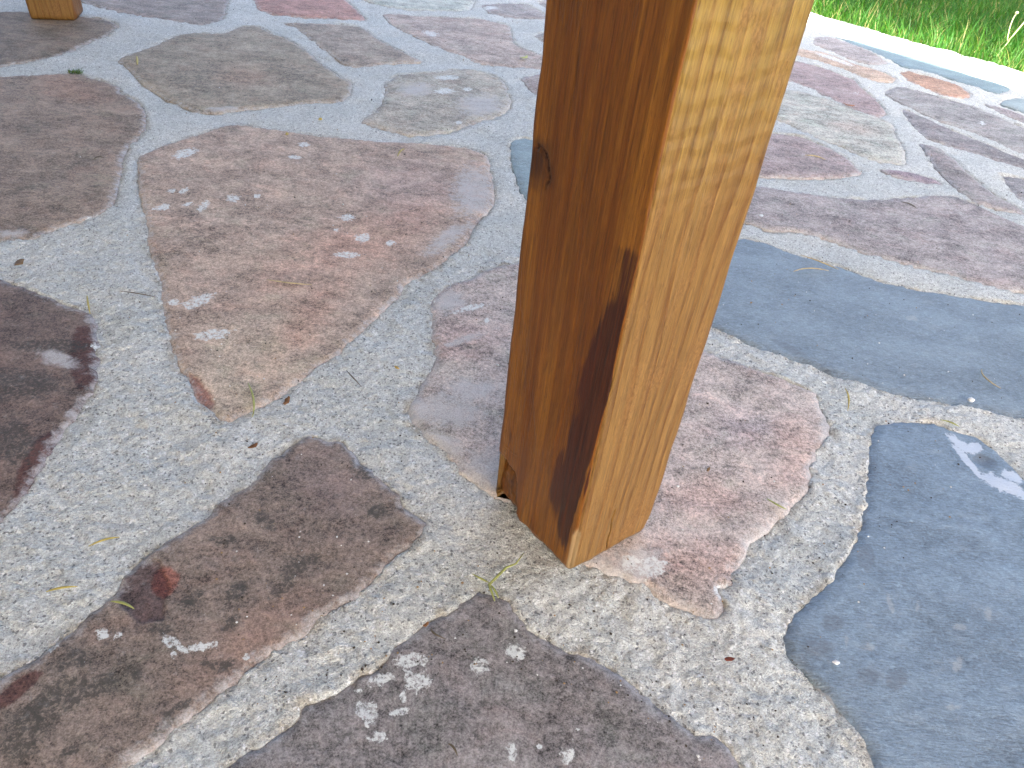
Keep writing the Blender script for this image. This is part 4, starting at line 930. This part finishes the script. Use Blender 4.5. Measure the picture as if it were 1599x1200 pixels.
# ------------------------------------------------------------------ lawn
def quad_mesh(name, pts):
    return np_mesh(name, np.array(pts), [np.arange(4).reshape(1, 4)], False)
def uv(u, v, z=0.0):
    p = u * U + v * V
    return (p[0], p[1], z)
t = NT('lawn_soil'); p = t.coord()
n1 = t.noise(p, 3, 5, 0.6); n2 = t.noise(p, 60, 4, 0.7)
c = t.mix(t.ramp(n1, 0.3, 0.7), (0.045, 0.095, 0.016), (0.075, 0.14, 0.022))
c = t.mix(t.ramp(n2, 0.4, 0.75), c, (0.05, 0.045, 0.02))
M_LAWN = t.out(c, 0.9, t.bump(n2, 0.8, 0.02), 0.1)
me = quad_mesh('lawn', [uv(-150, -150, -0.045), uv(150, -150, -0.045), uv(150, 150, -0.045), uv(-150, 150, -0.045)])
lawn = tag(link('lawn', me, M_LAWN), 'green lawn beyond the edge of the patio', None, None, 'structure')

def blades(n, urange, vrange, hmin, hmax, wid, seed, edge_tall=False):
    r = np.random.default_rng(seed)
    u = r.uniform(*urange, n); v = r.uniform(*vrange, n)
    x = u * U[0] + v * V[0]; y = u * U[1] + v * V[1]
    clump = 0.5 + 0.5 * np.clip(fbm(x, y, 5, 3, 77), -1, 1)
    hgt = r.uniform(hmin, hmax, n) * (0.55 + 0.75 * clump)
    az = r.uniform(0, 2 * PI, n); lean = r.uniform(0.1, 0.95, n) * hgt
    fa = az + PI / 2 + r.uniform(-0.5, 0.5, n)
    w = wid * r.uniform(0.6, 1.3, n)
    tt = [0.0, 0.45, 0.8, 1.0]; ww = [1.0, 0.85, 0.5, 0.0]
    vs_ = []
    for t_, k in zip(tt, ww):
        bx = x + np.cos(az) * lean * t_ ** 1.8; by = y + np.sin(az) * lean * t_ ** 1.8
        bz = -0.05 + (hgt + 0.005) * t_ * (1 - 0.22 * t_)
        if k > 0:
            vs_.append(np.stack([bx - np.cos(fa) * w * k, by - np.sin(fa) * w * k, bz], 1))
            vs_.append(np.stack([bx + np.cos(fa) * w * k, by + np.sin(fa) * w * k, bz], 1))
        else:
            vs_.append(np.stack([bx, by, bz], 1))
    A = np.stack(vs_, 1)                       # n,7,3
    i = np.arange(n)[:, None] * 7
    q = np.concatenate([i + np.array([[0, 1, 3, 2]]), i + np.array([[2, 3, 5, 4]])])
    tr = i + np.array([[4, 5, 6]])
    dry = r.random(n)
    base = np.stack([r.uniform(0.03, 0.07, n), r.uniform(0.12, 0.19, n), r.uniform(0.010, 0.024, n)], 1)
    base[dry > 0.90] = (0.30, 0.27, 0.11)
    tone = np.repeat(np.concatenate([base, np.ones((n, 1))], 1)[:, None], 7, 1)
    return A.reshape(-1, 3), q, tr, tone.reshape(-1, 4)
bl = [blades(62000, (LAWN_U, 4.6), (-0.8, 3.4), 0.035, 0.085, 0.0013, 1),
      blades(3200, (LAWN_U - 0.05, LAWN_U + 0.16), (-0.8, 3.4), 0.06, 0.16, 0.0014, 2),
      blades(40000, (4.6, 8.5), (-2.5, 6.5), 0.05, 0.10, 0.0024, 3)]
off = 0; A = []; Q = []; T = []; C_ = []
for a, q, tr, tn in bl:
    A.append(a); Q.append(q + off); T.append(tr + off); C_.append(tn); off += len(a)
me = np_mesh('grass', np.concatenate(A), [np.concatenate(Q), np.concatenate(T)], True)
attr(me, 'tone', np.concatenate(C_))
tag(link('grass', me, M_GRASS), 'short green lawn grass growing along the patio edge', 'grass', None, 'stuff')

# ------------------------------------------------------------------ wooden posts
def make_post(F, L, R, height, zfine, seed, detail=True):
    """a sawn square post; the mesh stands in its own space with x along F-R and y along F-L"""
    F = np.array(F); L = np.array(L); R = np.array(R)
    wx = np.linalg.norm(R - F); wy = np.linalg.norm(L - F)
    ex = (R - F) / wx; ey = (L - F) / wy
    # skew: keep the plan as measured, in a frame whose x axis is F-R
    exp = np.array([-ex[1], ex[0]])
    ly = np.array([ey @ ex, ey @ exp])
    c = [np.array([0, 0]), np.array([wx, 0]), np.array([wx, 0]) + ly * wy, ly * wy]   # F R B L
    ring = []                               # (x, y, side, s, normal)
    def side(a, b, ts, sd):
        d = b - a; ln = np.linalg.norm(d); d = d / ln; nn = np.array([d[1], -d[0]])
        for s in ts: ring.append((a + d * s, sd, s, nn))
    sA = np.unique(np.concatenate([np.arange(0, 0.012, 0.0007), np.arange(0.012, wx, 0.0013), np.arange(0.033, 0.043, 0.0003)]))
    sA = sA[sA < wx - 0.0002]
    sL = np.unique(np.concatenate([np.arange(0, wy - 0.012, 0.0013), np.arange(wy - 0.012, wy, 0.0007)]))
    if not detail:
        sA = np.arange(0, wx - 0.001, 0.004); sL = np.arange(0, wy - 0.001, 0.004)
    side(c[0], c[1], sA, 1)
    side(c[1], c[2], np.arange(0, wy, 0.012), 2)
    side(c[2], c[3], np.arange(0, wx, 0.012), 3)
    side(c[3], c[0], sL, 0)
    P = np.array([r[0] for r in ring]); SD = np.array([r[1] for r in ring]); S = np.array([r[2] for r in ring]); N = np.array([r[3] for r in ring])
    m = len(P)
    zs = np.concatenate([np.arange(0, zfine, 0.0014 if detail else 0.006), np.linspace(zfine, height, 26)])
    k = len(zs)
    X = np.repeat(P[None], k, 0).copy()
    Z = np.repeat(zs[:, None], m, 1).copy()
    sd = np.repeat(SD[None], k, 0); s = np.repeat(S[None], k, 0)
    # distance along the left face measured from the front edge F
    sl = np.where(sd == 0, wy - s, 0.0)
    disp = 0.0004 * fbm(s + sd * 3.0, Z, 14, 3, seed)
    # round the arrises, unevenly
    for ci in range(4):
        vec = X - c[ci]
        cen = (c[0] + c[2]) / 2
        din = (cen - c[ci]) / np.linalg.norm(cen - c[ci])
        dist = np.linalg.norm(vec, axis=2)
        rad = 0.0028 + 0.0012 * fbm(Z * 0 + ci, Z, 30, 3, seed + 5)
        if ci == 0 and detail:
            rad = rad + 0.0038 * (1 - sstep(0.040, 0.062, Z + 0.006 * fbm(Z, Z, 60, 2, 9)))
        if ci == 1:
            rad = rad + 0.006 * (1 - sstep(0.0, 0.03, Z))
        w = np.clip(1 - dist / rad, 0, 1)
        X = X + din * (w * w * rad * 0.62)[..., None]
    wear = np.zeros((k, m, 4))
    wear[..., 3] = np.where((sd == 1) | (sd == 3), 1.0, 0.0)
    front = np.zeros_like(Z)
    if detail:
        # crack in the golden face, low down
        on = sd == 1
        cs = 0.0385 - 0.05 * Z + 0.0006 * np.sin(Z * 260)
        cr = np.exp(-((s - cs) / 0.0006) ** 2) * (1 - sstep(0.045, 0.062, Z)) * on
        disp = disp - 0.0030 * cr
        wear[..., 1] = np.maximum(wear[..., 1], cr * 0.9)
        # broken corner at the foot of the left edge
        zt = 0.056 + 0.004 * fbm(sl, Z, 60, 3, 33)
        bnd = np.interp(Z, [0, 0.020, 0.040, 0.050, 0.056, 0.062], [0.066, 0.070, 0.0720, 0.075, 0.090, 0.12]) + 0.0008 * fbm(sl, Z, 180, 3, 44)
        nt = sstep(0.0, 0.0016, sl - bnd) * (sd == 0)
        disp = disp - nt * (0.008 + 0.002 * fbm(sl, Z, 70, 3, 55))
        wear[..., 0] = np.maximum(wear[..., 0], nt * 0.30)
        X = X + (-ly)[None, None] * (nt * 0.0035 * np.sin(np.clip(Z / 0.056, 0, 1) * PI))[..., None] * -1
        # knot at the left edge with its arc-shaped split
        ky, kz = 0.090, 0.306
        q = np.sqrt(((sl - ky) / 0.015) ** 2 + ((Z - kz) / 0.021) ** 2)
        kn = np.where(sd == 0, 1 - sstep(0.1, 1.6, q + 0.2 * fbm(sl, Z, 90, 3, 66)), 0)
        arc = np.where(sd == 0, np.exp(-((np.sqrt(((sl - 0.0925) / 0.013) ** 2 + ((Z - 0.302) / 0.015) ** 2) - 1 + 0.22 * fbm(sl, Z, 130, 3, 7)) / (0.10 + 0.06 * fbm(sl, Z, 200, 2, 8))) ** 2), 0)
        arc = arc * sstep(0.292, 0.300, Z) * (sl < 0.094)
        wear[..., 1] = np.maximum(wear[..., 1], np.maximum(kn * 0.85, arc * 1.2))
        disp = disp - 0.0022 * arc - 0.0006 * kn
        # little nail-like specks low on the left edge
        for a_, b_, ra, rb in ((0.0925, 0.083, 0.0012, 0.004), (0.086, 0.083, 0.002, 0.010), (0.090, 0.064, 0.0016, 0.0014), (0.078, 0.070, 0.0010, 0.0010), (0.084, 0.069, 0.004, 0.0012)):
            sp = np.where(sd == 0, np.exp(-(((sl - a_) / ra) ** 2 + ((Z - b_) / rb) ** 2)), 0)
            wear[..., 1] = np.maximum(wear[..., 1], sp * 0.8)
        # dark varnish run beside the front edge
        hi = np.interp(Z, [0.0, 0.018, 0.030, 0.058, 0.085, 0.118, 0.161, 0.191, 0.214, 0.227, 0.255, 0.285, 0.295], [0.003, 0.010, 0.021, 0.0330, 0.0320, 0.0260, 0.0235, 0.0230, 0.0205, 0.0185, 0.0125, 0.0145, 0.002])
        lo = np.interp(Z, [0.0, 0.02, 0.05, 0.08, 0.12, 0.20, 0.30], [0.0105, 0.009, 0.0065, 0.003, 0.0015, -0.001, -0.001])
        wv = 0.0034 * fbm(sl, Z * 0.10, 190, 4, 88) + 0.0018 * fbm(sl, Z * 0.5, 60, 3, 89)
        st = sstep(-0.0012, 0.0022, sl - lo + wv) * sstep(-0.0075, 0.0050, hi - sl + wv) * sstep(0.004, 0.045, Z)
        st = st * np.interp(Z, [0, 0.20, 0.235, 0.26, 0.29], [1, 1, 0.88, 0.55, 0.45]) * (1 - sstep(0.284, 0.293, Z))
        st = st * (1 - 0.42 * sstep(0.012, 0.020, sl) * (1 - sstep(0.05, 0.085, Z)))
        wear[..., 0] = np.maximum(wear[..., 0], np.where(sd == 0, st, 0))
        # scattered smudge above the run
        sm = np.exp(-(((sl - 0.012) / 0.008) ** 2 + ((Z - 0.245) / 0.022) ** 2)) * (0.45 + 0.5 * fbm(sl, Z, 160, 4, 99))
        wear[..., 0] = np.maximum(wear[..., 0], np.where(sd == 0, sm * 0.75, 0))
        # dark smudge at the right edge of the golden face
        sm2 = np.exp(-(((s - 0.084) / 0.006) ** 2 + ((Z - 0.325) / 0.022) ** 2)) * (0.5 + 0.5 * fbm(s, Z, 140, 4, 98))
        wear[..., 0] = np.maximum(wear[..., 0], np.where(sd == 1, sm2 * 0.62, 0))
        # pale split wood on the worn front edge and the scuffed foot
        fe = np.where(sd == 1, np.exp(-(s / 0.0045) ** 2), np.where(sd == 0, np.exp(-(sl / 0.0065) ** 2), 0)) * (1 - sstep(0.040, 0.064, Z))
        ft = (1 - sstep(0.0, 0.016, Z)) * 0.45
        wear[..., 2] = np.maximum(wear[..., 2], np.maximum(fe, ft))
    X = X + N[None] * disp[..., None]
    # softened foot
    kft = ((0.0022 + 0.001 * fbm(s + sd, Z, 90, 3, seed + 8)) * (1 - sstep(0, 0.006, Z)))
    X = X - N[None] * kft[..., None]
    vts = np.concatenate([X, Z[..., None]], 2).reshape(-1, 3)
    idx = np.arange(k * m).reshape(k, m)
    nx_ = np.roll(idx, -1, 1)
    q = np.stack([idx[:-1].ravel(), nx_[:-1].ravel(), nx_[1:].ravel(), idx[1:].ravel()], 1)
    cb = len(vts)
    vts = np.concatenate([vts, [[*((c[0] + c[2]) / 2), 0.0], [*((c[0] + c[2]) / 2), height]]])
    capb = np.stack([np.roll(idx[0], -1), idx[0], np.full(m, cb)], 1)
    capt = np.stack([idx[-1], np.roll(idx[-1], -1), np.full(m, cb + 1)], 1)
    me = np_mesh('wooden_post', vts, [q, capb, capt])
    attr(me, 'wear', np.concatenate([wear.reshape(-1, 4), np.zeros((2, 4))]))
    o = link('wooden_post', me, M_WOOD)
    o.location = (F[0], F[1], 0.0)
    o.rotation_euler = (0, 0, math.atan2(ex[1], ex[0]))
    return o

ROOF_Z = 2.30
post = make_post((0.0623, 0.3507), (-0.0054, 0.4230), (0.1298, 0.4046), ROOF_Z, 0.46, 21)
post.location.z = 0.0028
tag(post, 'square brown varnished wooden post in the middle with a dark stain beside its front edge', 'post', 'wooden posts standing on the patio')
F2 = np.array([-1.1848, 1.7056]); R2 = np.array([-1.0954, 1.7359])
e2 = (R2 - F2); L2 = F2 + np.array([-e2[1], e2[0]]) * 0.97
post2 = make_post(F2, L2, R2, ROOF_Z, 0.40, 61, detail=False)
post2.location.z = 0.0012
tag(post2, 'foot of the far wooden post at the top left corner', 'post', 'wooden posts standing on the patio')

# ------------------------------------------------------------------ unseen roof added to shade the patio, unseen wall added to block the sky
M_ROOF = plain('roof_boards', (0.36, 0.22, 0.11), 0.7, 0.3, 0.3, 20)
M_WALL = plain('block_wall_render', (0.55, 0.50, 0.43), 0.9, 0.2, 0.1, 8)
def box(name, u0, u1, v0, v1, z0, z1, mat, parent=None):
    P = [uv(u0, v0, z0), uv(u1, v0, z0), uv(u1, v1, z0), uv(u0, v1, z0), uv(u0, v0, z1), uv(u1, v0, z1), uv(u1, v1, z1), uv(u0, v1, z1)]
    f = np.array([[0, 3, 2, 1], [4, 5, 6, 7], [0, 1, 5, 4], [1, 2, 6, 5], [2, 3, 7, 6], [3, 0, 4, 7]])
    return link(name, np_mesh(name, np.array(P), [f], False), mat, parent)
SHADE_U = 2.31
EDGE_U = SHADE_U - 0.50 * (ROOF_Z + 0.20)
roof = bpy.data.objects.new('unseen_shade_roof', None); col.objects.link(roof)
tag(roof, 'unseen boarded timber roof added over the posts to shade the patio', 'roof')
box('roof_deck', -2.2, EDGE_U, -3.0, 2.9, ROOF_Z + 0.16, ROOF_Z + 0.20, M_ROOF, roof)
box('beam', 0.19, 0.31, -2.9, 2.8, ROOF_Z + 0.002, ROOF_Z + 0.08, M_ROOF, roof)
for i in range(8):
    v0 = -2.9 + i * 0.80
    box('rafter', -2.18, EDGE_U - 0.04, v0, v0 + 0.07, ROOF_Z + 0.082, ROOF_Z + 0.158, M_ROOF, roof)
wall = box('unseen_sky_block_wall', -2.5, -2.22, -2.6, 5.2, -0.05, 3.2, M_WALL)
tag(wall, 'unseen cream rendered wall added to block sky light from the left', 'wall')

# ------------------------------------------------------------------ unseen tree added to cast shade on the lawn
tree = bpy.data.objects.new('unseen_shade_tree', None); col.objects.link(tree)
TU, TV = 3.05, -2.9
tree.location = uv(TU, TV, -0.045)
LEAN = np.array(uv(-1.10, 0.75))          # the trunk leans so the crown's shade reaches the lawn
tag(tree, 'unseen broadleaf tree added to cast shade on the lawn', 'tree')
rt = np.random.default_rng(5)
M_BARK = plain('bark', (0.11, 0.08, 0.055), 0.9, 0.1, 0.4, 30)
def limb(pts, r0, r1):
    pts = np.array(pts, float); vs_ = []; n = len(pts); sg = 9
    for i, p in enumerate(pts):
        r = r0 + (r1 - r0) * i / (n - 1)
        for k in range(sg):
            a = 2 * PI * k / sg; vs_.append(p + np.array([math.cos(a), math.sin(a), 0]) * r * (1 + 0.1 * math.sin(3 * a + i)))
    idx = np.arange(n * sg).reshape(n, sg); nx_ = np.roll(idx, -1, 1)
    return np.array(vs_), np.stack([idx[:-1].ravel(), nx_[:-1].ravel(), nx_[1:].ravel(), idx[1:].ravel()], 1)
lv, lf = limb([(0, 0, 0), (0.03, 0.02, 1.2), LEAN * 0.45 + [0, 0, 2.4], LEAN * 0.85 + [0, 0, 3.4], LEAN + [0, 0, 5.4]], 0.11, 0.02)
link('trunk', np_mesh('trunk', lv, [lf]), M_BARK, tree)
tips = []
for i in range(11):
    a = i * 2.4; z0 = 3.2 + 0.17 * i; ln = 1.15 - 0.04 * i
    e0 = np.array([math.cos(a) * ln, math.sin(a) * ln, z0 + 0.5]); st0 = LEAN * min(1.0, 0.78 + 0.05 * i)
    e = e0 + LEAN
    lv, lf = limb([st0 + [0, 0, z0], st0 + e0 * [0.5, 0.5, 0] + [0, 0, z0 + 0.32], e], 0.035, 0.008)
    link('branch', np_mesh('branch', lv, [lf]), M_BARK, tree)
    tips += [e, LEAN + e0 * [0.6, 0.6, 1] + [0, 0, 0.15]]
nl = 17000
cen = np.array(tips)[rt.integers(0, len(tips), nl)] + rt.normal(0, 0.28, (nl, 3))
d1 = rt.normal(0, 1, (nl, 3)); d1 /= np.linalg.norm(d1, axis=1)[:, None]
d2 = np.cross(d1, rt.normal(0, 1, (nl, 3))); d2 /= np.linalg.norm(d2, axis=1)[:, None]
ls = rt.uniform(0.035, 0.065, nl)[:, None]
A_ = np.stack([cen - d1 * ls, cen + d2 * ls * 0.5, cen + d1 * ls, cen - d2 * ls * 0.5], 1)
me = np_mesh('crown', A_.reshape(-1, 3), [np.arange(nl * 4).reshape(nl, 4)], False)
tn = np.stack([rt.uniform(0.04, 0.07, nl), rt.uniform(0.09, 0.15, nl), rt.uniform(0.015, 0.03, nl), np.ones(nl)], 1)
attr(me, 'tone', np.repeat(tn, 4, 0))
link('crown', me, M_GRASS, tree)

# ------------------------------------------------------------------ things lying on the paving
def flat_mat(name, c, rough=0.6): return plain(name, c, rough, 0.3, 0.25, 200)
MN = {'y': flat_mat('needle_yellow', (0.42, 0.34, 0.09)), 's': flat_mat('needle_straw', (0.46, 0.36, 0.19)),
      'g': flat_mat('needle_green', (0.30, 0.32, 0.10)), 'k': flat_mat('needle_dark', (0.11, 0.085, 0.05))}

def tube(pts, rad, zc, segs=6, taper=True):
    """a thin bent stem through ground points (smoothed), lying at height zc"""
    pts = np.array(pts, float)
    if pts.shape[1] == 2: pts = np.concatenate([pts, np.full((len(pts), 1), zc)], 1)
    t_ = np.linspace(0, 1, len(pts)); tt = np.linspace(0, 1, 11)
    co = np.stack([np.polyval(np.polyfit(t_, pts[:, i], min(2, len(pts) - 1)), tt) if len(pts) <= 3 else np.interp(tt, t_, pts[:, i]) for i in range(3)], 1)
    vs_ = []
    for i, p in enumerate(co):
        d = co[min(i + 1, 10)] - co[max(i - 1, 0)]; d = d / np.linalg.norm(d)
        a = np.cross(d, [0, 0, 1.0]); a /= max(np.linalg.norm(a), 1e-6); b = np.cross(a, d)
        r = rad * (math.sin(PI * (0.12 + 0.80 * i / 10)) if taper else 1.0)
        for k in range(segs):
            an = 2 * PI * k / segs
            vs_.append(p + (a * math.cos(an) + b * math.sin(an) * 0.7) * r)
    n = len(co)
    idx = np.arange(n * segs).reshape(n, segs)
    nx_ = np.roll(idx, -1, 1)
    q = np.stack([idx[:-1].ravel(), idx[1:].ravel(), nx_[1:].ravel(), nx_[:-1].ravel()], 1)
    base = n * segs
    vs_ += [co[0], co[-1]]
    c1 = np.stack([idx[0], nx_[0], np.full(segs, base)], 1)
    c2 = np.stack([nx_[-1], idx[-1], np.full(segs, base + 1)], 1)
    return np.array(vs_), [q, np.concatenate([c1, c2])]

def ground_obj(name, vs_, faces, mat, smooth=True):
    c = vs_.mean(0); c[2] = vs_[:, 2].min()
    return link(name, np_mesh(name, vs_ - c, faces, smooth), mat, None, tuple(c))

NL = {
 'n1': 'yellow pine needle pointing towards the dark maroon flagstone at left',
 'n2': 'straw coloured pine needle lying on the large pinkish tan flagstone',
 'n3': 'curved green needle at the lower tip of the large pinkish tan flagstone',
 'n4': 'yellow pine needle on mortar above the brown mauve flagstone, the upper of two',
 'n5': 'yellow pine needle on mortar at far left, the lower of two',
 'n6': 'green yellow needle beside the red chip on the brown mauve flagstone',
 'n8': 'upright yellow needle on mortar between the two slates and the pink flagstone',
 'n9': 'green needle on the right edge of the pink flagstone right of the post',
 'n10': 'long straw needle across the upper edge of the long slate flagstone',
 'n11': 'short straw needle on the long slate just below the longer one',
 'n12': 'hooked straw needle on the lower right of the long slate flagstone',
 'n13': 'green needle on the top edge of the slate with the pale scar',
 'n14': 'thin straw needle on a purple flagstone right of the post',
 'n15': 'dark thin needle on mortar between the pinkish tan flagstone and the post',
 'n16': 'tiny yellow needle on the left tip of the grey brown flagstone at top left',
 'n17': 'short yellow needle near the top right edge of the pinkish tan flagstone',
 'n19': 'bent brown twig on the apex of the grey mauve flagstone at bottom',
 'n22': 'thin dark stem on mortar left of the pinkish tan flagstone',
 'n23': 'short dark twig at the bottom edge on the grey mauve flagstone',
 'n25': 'short dark twig on the brown flagstone at upper left',
 'n26': 'small dark twig on the large purple flagstone right of the post'}
for k, (pts, c) in NEEDLES.items():
    d = math.hypot(*pts[1])
    vs_, fs = tube(pts, (0.0011 if c != 'k' else 0.0008) * max(1.0, d / 0.9), 0.0028)
    vs_[:, 2] += 0.0012 * np.sin(np.linspace(0, PI, len(vs_)))
    tag(ground_obj('pine_needle' if c != 'k' else 'twig', vs_, fs, MN[c]), NL[k], 'needle' if c != 'k' else 'twig', 'needles and twigs fallen on the patio')

# sprig of dry grass by the foot of the post
sp = bpy.data.objects.new('grass_sprig', None); col.objects.link(sp)
sp.location = (SPRIG[0][2][0], SPRIG[0][2][1], 0.0)
tag(sp, 'forked green grass sprig in front of the post', 'sprig')
for i, pts in enumerate(SPRIG):
    vs_, fs = tube(pts, 0.0012 if i == 0 else 0.0009, 0.003)
    vs_ = vs_ - np.array([sp.location.x, sp.location.y, 0])
    link('stem', np_mesh('stem', vs_, fs), MN['g'], sp)

FL = {'l9': ('petal_scrap', 'yellow fleck on mortar between the grey brown and pinkish tan flagstones', (0.60, 0.42, 0.06)),
      'l10': ('petal_scrap', 'yellow fleck on the top edge of the pinkish tan flagstone', (0.55, 0.40, 0.08)),
      'l11': ('petal_scrap', 'pale orange fleck in the mortar gap left of the post', (0.60, 0.40, 0.10)),
      'l1': ('brown_leaf', 'brown dry leaf scrap on mortar at the left edge', (0.20, 0.12, 0.05)),
      'l2': ('leaf_scrap', 'rusty brown leaf scrap right of the pinkish tan flagstone tip', (0.22, 0.10, 0.03)),
      'l3': ('leaf_scrap', 'rusty brown leaf scrap on mortar above the brown mauve flagstone', (0.20, 0.09, 0.03)),
      'l4': ('leaf_scrap', 'orange brown leaf scrap between purple and beige flagstones right of the post', (0.30, 0.14, 0.06)),
      'l5': ('leaf_scrap', 'tiny orange leaf scrap at the apex of the grey mauve flagstone', (0.36, 0.17, 0.07)),
      'l6': ('leaf_scrap', 'yellow green leaf scrap on a pale flagstone left of the post top', (0.48, 0.48, 0.16)),
      'l7': ('leaf_scrap', 'reddish leaf scrap on mortar left of the blue grey slate', (0.24, 0.07, 0.04)),
      'l8': ('leaf_scrap', 'small brown leaf scrap on the pink flagstone right of the post', (0.26, 0.15, 0.06))}
for i, (k, (x, y, r)) in enumerate(FLAKES.items()):
    nm, lb, c = FL[k]
    n = 11; an = np.linspace(0, 2 * PI, n, endpoint=False); rr = np.random.default_rng(i + 3)
    rad = r * (0.65 + 0.5 * rr.random(n)); ro = rr.uniform(0, PI)
    px = np.cos(an) * rad; py = np.sin(an) * rad * 0.45
    X_ = px * math.cos(ro) - py * math.sin(ro); Y_ = px * math.sin(ro) + py * math.cos(ro)
    zt = 0.0030 + 0.25 * r * (px / r) ** 2 + 0.0006 * rr.random(n)
    top = np.stack([x + X_, y + Y_, zt + 0.0006], 1); bot = top - np.array([0, 0, 0.0006])
    vs_ = np.concatenate([top, bot, [[x, y, 0.0030], [x, y, 0.0024]]])
    j = np.arange(n); jn = np.roll(j, -1)
    fs = [np.stack([j, n + j, n + jn, jn], 1), np.concatenate([np.stack([j, jn, np.full(n, 2 * n)], 1), np.stack([n + jn, n + j, np.full(n, 2 * n + 1)], 1)])]
    tag(ground_obj(nm, vs_, fs, flat_mat('leaf_' + k, c)), lb, 'leaf', 'leaf scraps fallen on the patio')

def pebble_mesh(r, seed, sub=2):
    bm = bmesh.new(); bmesh.ops.create_icosphere(bm, subdivisions=sub, radius=r)
    rr = random.Random(seed); s = (rr.uniform(0.8, 1.3), rr.uniform(0.7, 1.0), rr.uniform(0.45, 0.7))
    for v in bm.verts:
        k = 1 + 0.12 * math.sin(7 * v.co.x / r + seed) + 0.10 * math.cos(5 * v.co.y / r)
        v.co = Vector((v.co.x * s[0] * k, v.co.y * s[1] * k, v.co.z * s[2] * k))
    me = bpy.data.meshes.new('pebble'); bm.to_mesh(me); bm.free()
    for f in me.polygons: f.use_smooth = True
    return me
M_PEB = flat_mat('pebble_white', (0.72, 0.72, 0.70))
PL = {'p1': 'white pebble on the lower edge of the long slate flagstone', 'p2': 'tiny white pebble near the left corner of the scarred slate'}
for i, (k, (x, y, r)) in enumerate(PEBBLES.items()):
    o = link('pebble', pebble_mesh(r, i + 1), M_PEB, None, (x, y, 0.0012 + r * 0.5))
    tag(o, PL[k], 'pebble', 'white pebbles on the slate')

# loose grit and crumbs
rg = np.random.default_rng(19)
gv = []; gf = []; gt = []; off = 0
ico = np.array([[0, 0, 1], [0.9, 0, 0.2], [0.25, 0.85, 0.1], [-0.75, 0.5, 0.2], [-0.7, -0.55, 0.1], [0.3, -0.85, 0.2], [0, 0, -0.8]])
fidx = np.array([[0, 1, 2], [0, 2, 3], [0, 3, 4], [0, 4, 5], [0, 5, 1], [6, 2, 1], [6, 3, 2], [6, 4, 3], [6, 5, 4], [6, 1, 5]])
for _ in range(1500):
    d = 0.25 + 2.2 * rg.random() ** 1.6
    a = rg.uniform(-0.62, 0.75)
    x, y = d * math.sin(a), d * math.cos(a) * 0.98 + 0.02
    if x * U[0] + y * U[1] > LAWN_U - 0.05: continue
    r = rg.uniform(0.0004, 0.0012) * (1.6 if rg.random() < 0.06 else 1)
    gv.append(ico * r * rg.uniform(0.7, 1.3, (7, 3)) + np.array([x, y, 0.0008 + r * 0.4])); gf.append(fidx + off); off += 7
    q = rg.random()
    cc = (0.05, 0.04, 0.03) if q < 0.5 else ((0.62, 0.62, 0.60) if q < 0.75 else (0.30, 0.20, 0.10))
    gt.append(np.tile([*cc, 1.0], (7, 1)))
me = np_mesh('grit', np.concatenate(gv), [np.concatenate(gf)], False)
attr(me, 'tone', np.concatenate(gt))
t = NT('grit_crumbs'); M_GRIT = t.out(t.attr('tone')['Color'], 0.8, None, 0.2)
tag(link('grit', me, M_GRIT), 'fine dark and pale grit crumbs scattered over the paving', 'grit', None, 'stuff')

# a tuft of moss in the joint at upper left
rm = np.random.default_rng(41); mv = []; mf = []; mt = []; off = 0
for _ in range(90):
    a_ = rm.uniform(0, 2 * PI); r_ = 0.008 * math.sqrt(rm.random())
    b0 = np.array([math.cos(a_) * r_ * 1.7, math.sin(a_) * r_, 0.0]); dr = rm.normal(0, 0.006, 3); dr[2] = rm.uniform(0.003, 0.007)
    sd_ = np.array([-dr[1], dr[0], 0]); sd_ = sd_ / max(np.linalg.norm(sd_), 1e-6) * 0.0009
    mv.append(np.array([b0 - sd_, b0 + sd_, b0 + dr])); mf.append(np.array([[0, 1, 2]]) + off); off += 3
    mt.append(np.tile([rm.uniform(0.06, 0.12), rm.uniform(0.12, 0.2), 0.03, 1], (3, 1)))
me = np_mesh('moss_tuft', np.concatenate(mv), [np.concatenate(mf)], False)
attr(me, 'tone', np.concatenate(mt))
tag(link('moss_tuft', me, M_GRASS, None, (MOSS[0], MOSS[1], -0.002)), 'small green moss tuft in the joint above the brown flagstone', 'moss')

# weed stalk at the edge of the lawn
wd = bpy.data.objects.new('weed_stalk', None); col.objects.link(wd)
wd.location = (1.405, 2.500, -0.02)
wd.scale = (0.95, 1.2, 1.2)
tag(wd, 'pale branching weed stalk in the sun at the lawn edge', 'weed')
M_WEED = flat_mat('weed_stem', (0.45, 0.50, 0.24))
def stem3(pts, rad, name):
    vs_, fs = tube(np.array(pts, float), rad, 0, 6, False)
    return link(name, np_mesh(name, vs_, fs), M_WEED, wd)
stem3([(0, 0, 0), (0.025, 0.01, 0.05), (0.055, 0.02, 0.10), (0.085, 0.03, 0.15), (0.095, 0.03, 0.195)], 0.0022, 'stem')
stem3([(0.05, 0.02, 0.095), (0.085, 0.0, 0.110), (0.13, -0.01, 0.118), (0.17, -0.01, 0.125)], 0.0018, 'branch')
stem3([(0.02, 0.01, 0.045), (0.02, 0.03, 0.08), (0.028, 0.04, 0.105)], 0.0014, 'branch')
stem3([(0.085, 0.03, 0.15), (0.075, 0.04, 0.175), (0.082, 0.05, 0.20)], 0.0014, 'branch')
for i, (x, y, z) in enumerate([(0.095, 0.03, 0.20), (0.098, 0.032, 0.188), (0.082, 0.05, 0.203), (0.028, 0.04, 0.107), (0.172, -0.01, 0.127), (0.06, 0.018, 0.088)]):
    o = link('seed_head', pebble_mesh(0.0055, 30 + i, 1), M_WEED, wd); o.location = (x, y, z)
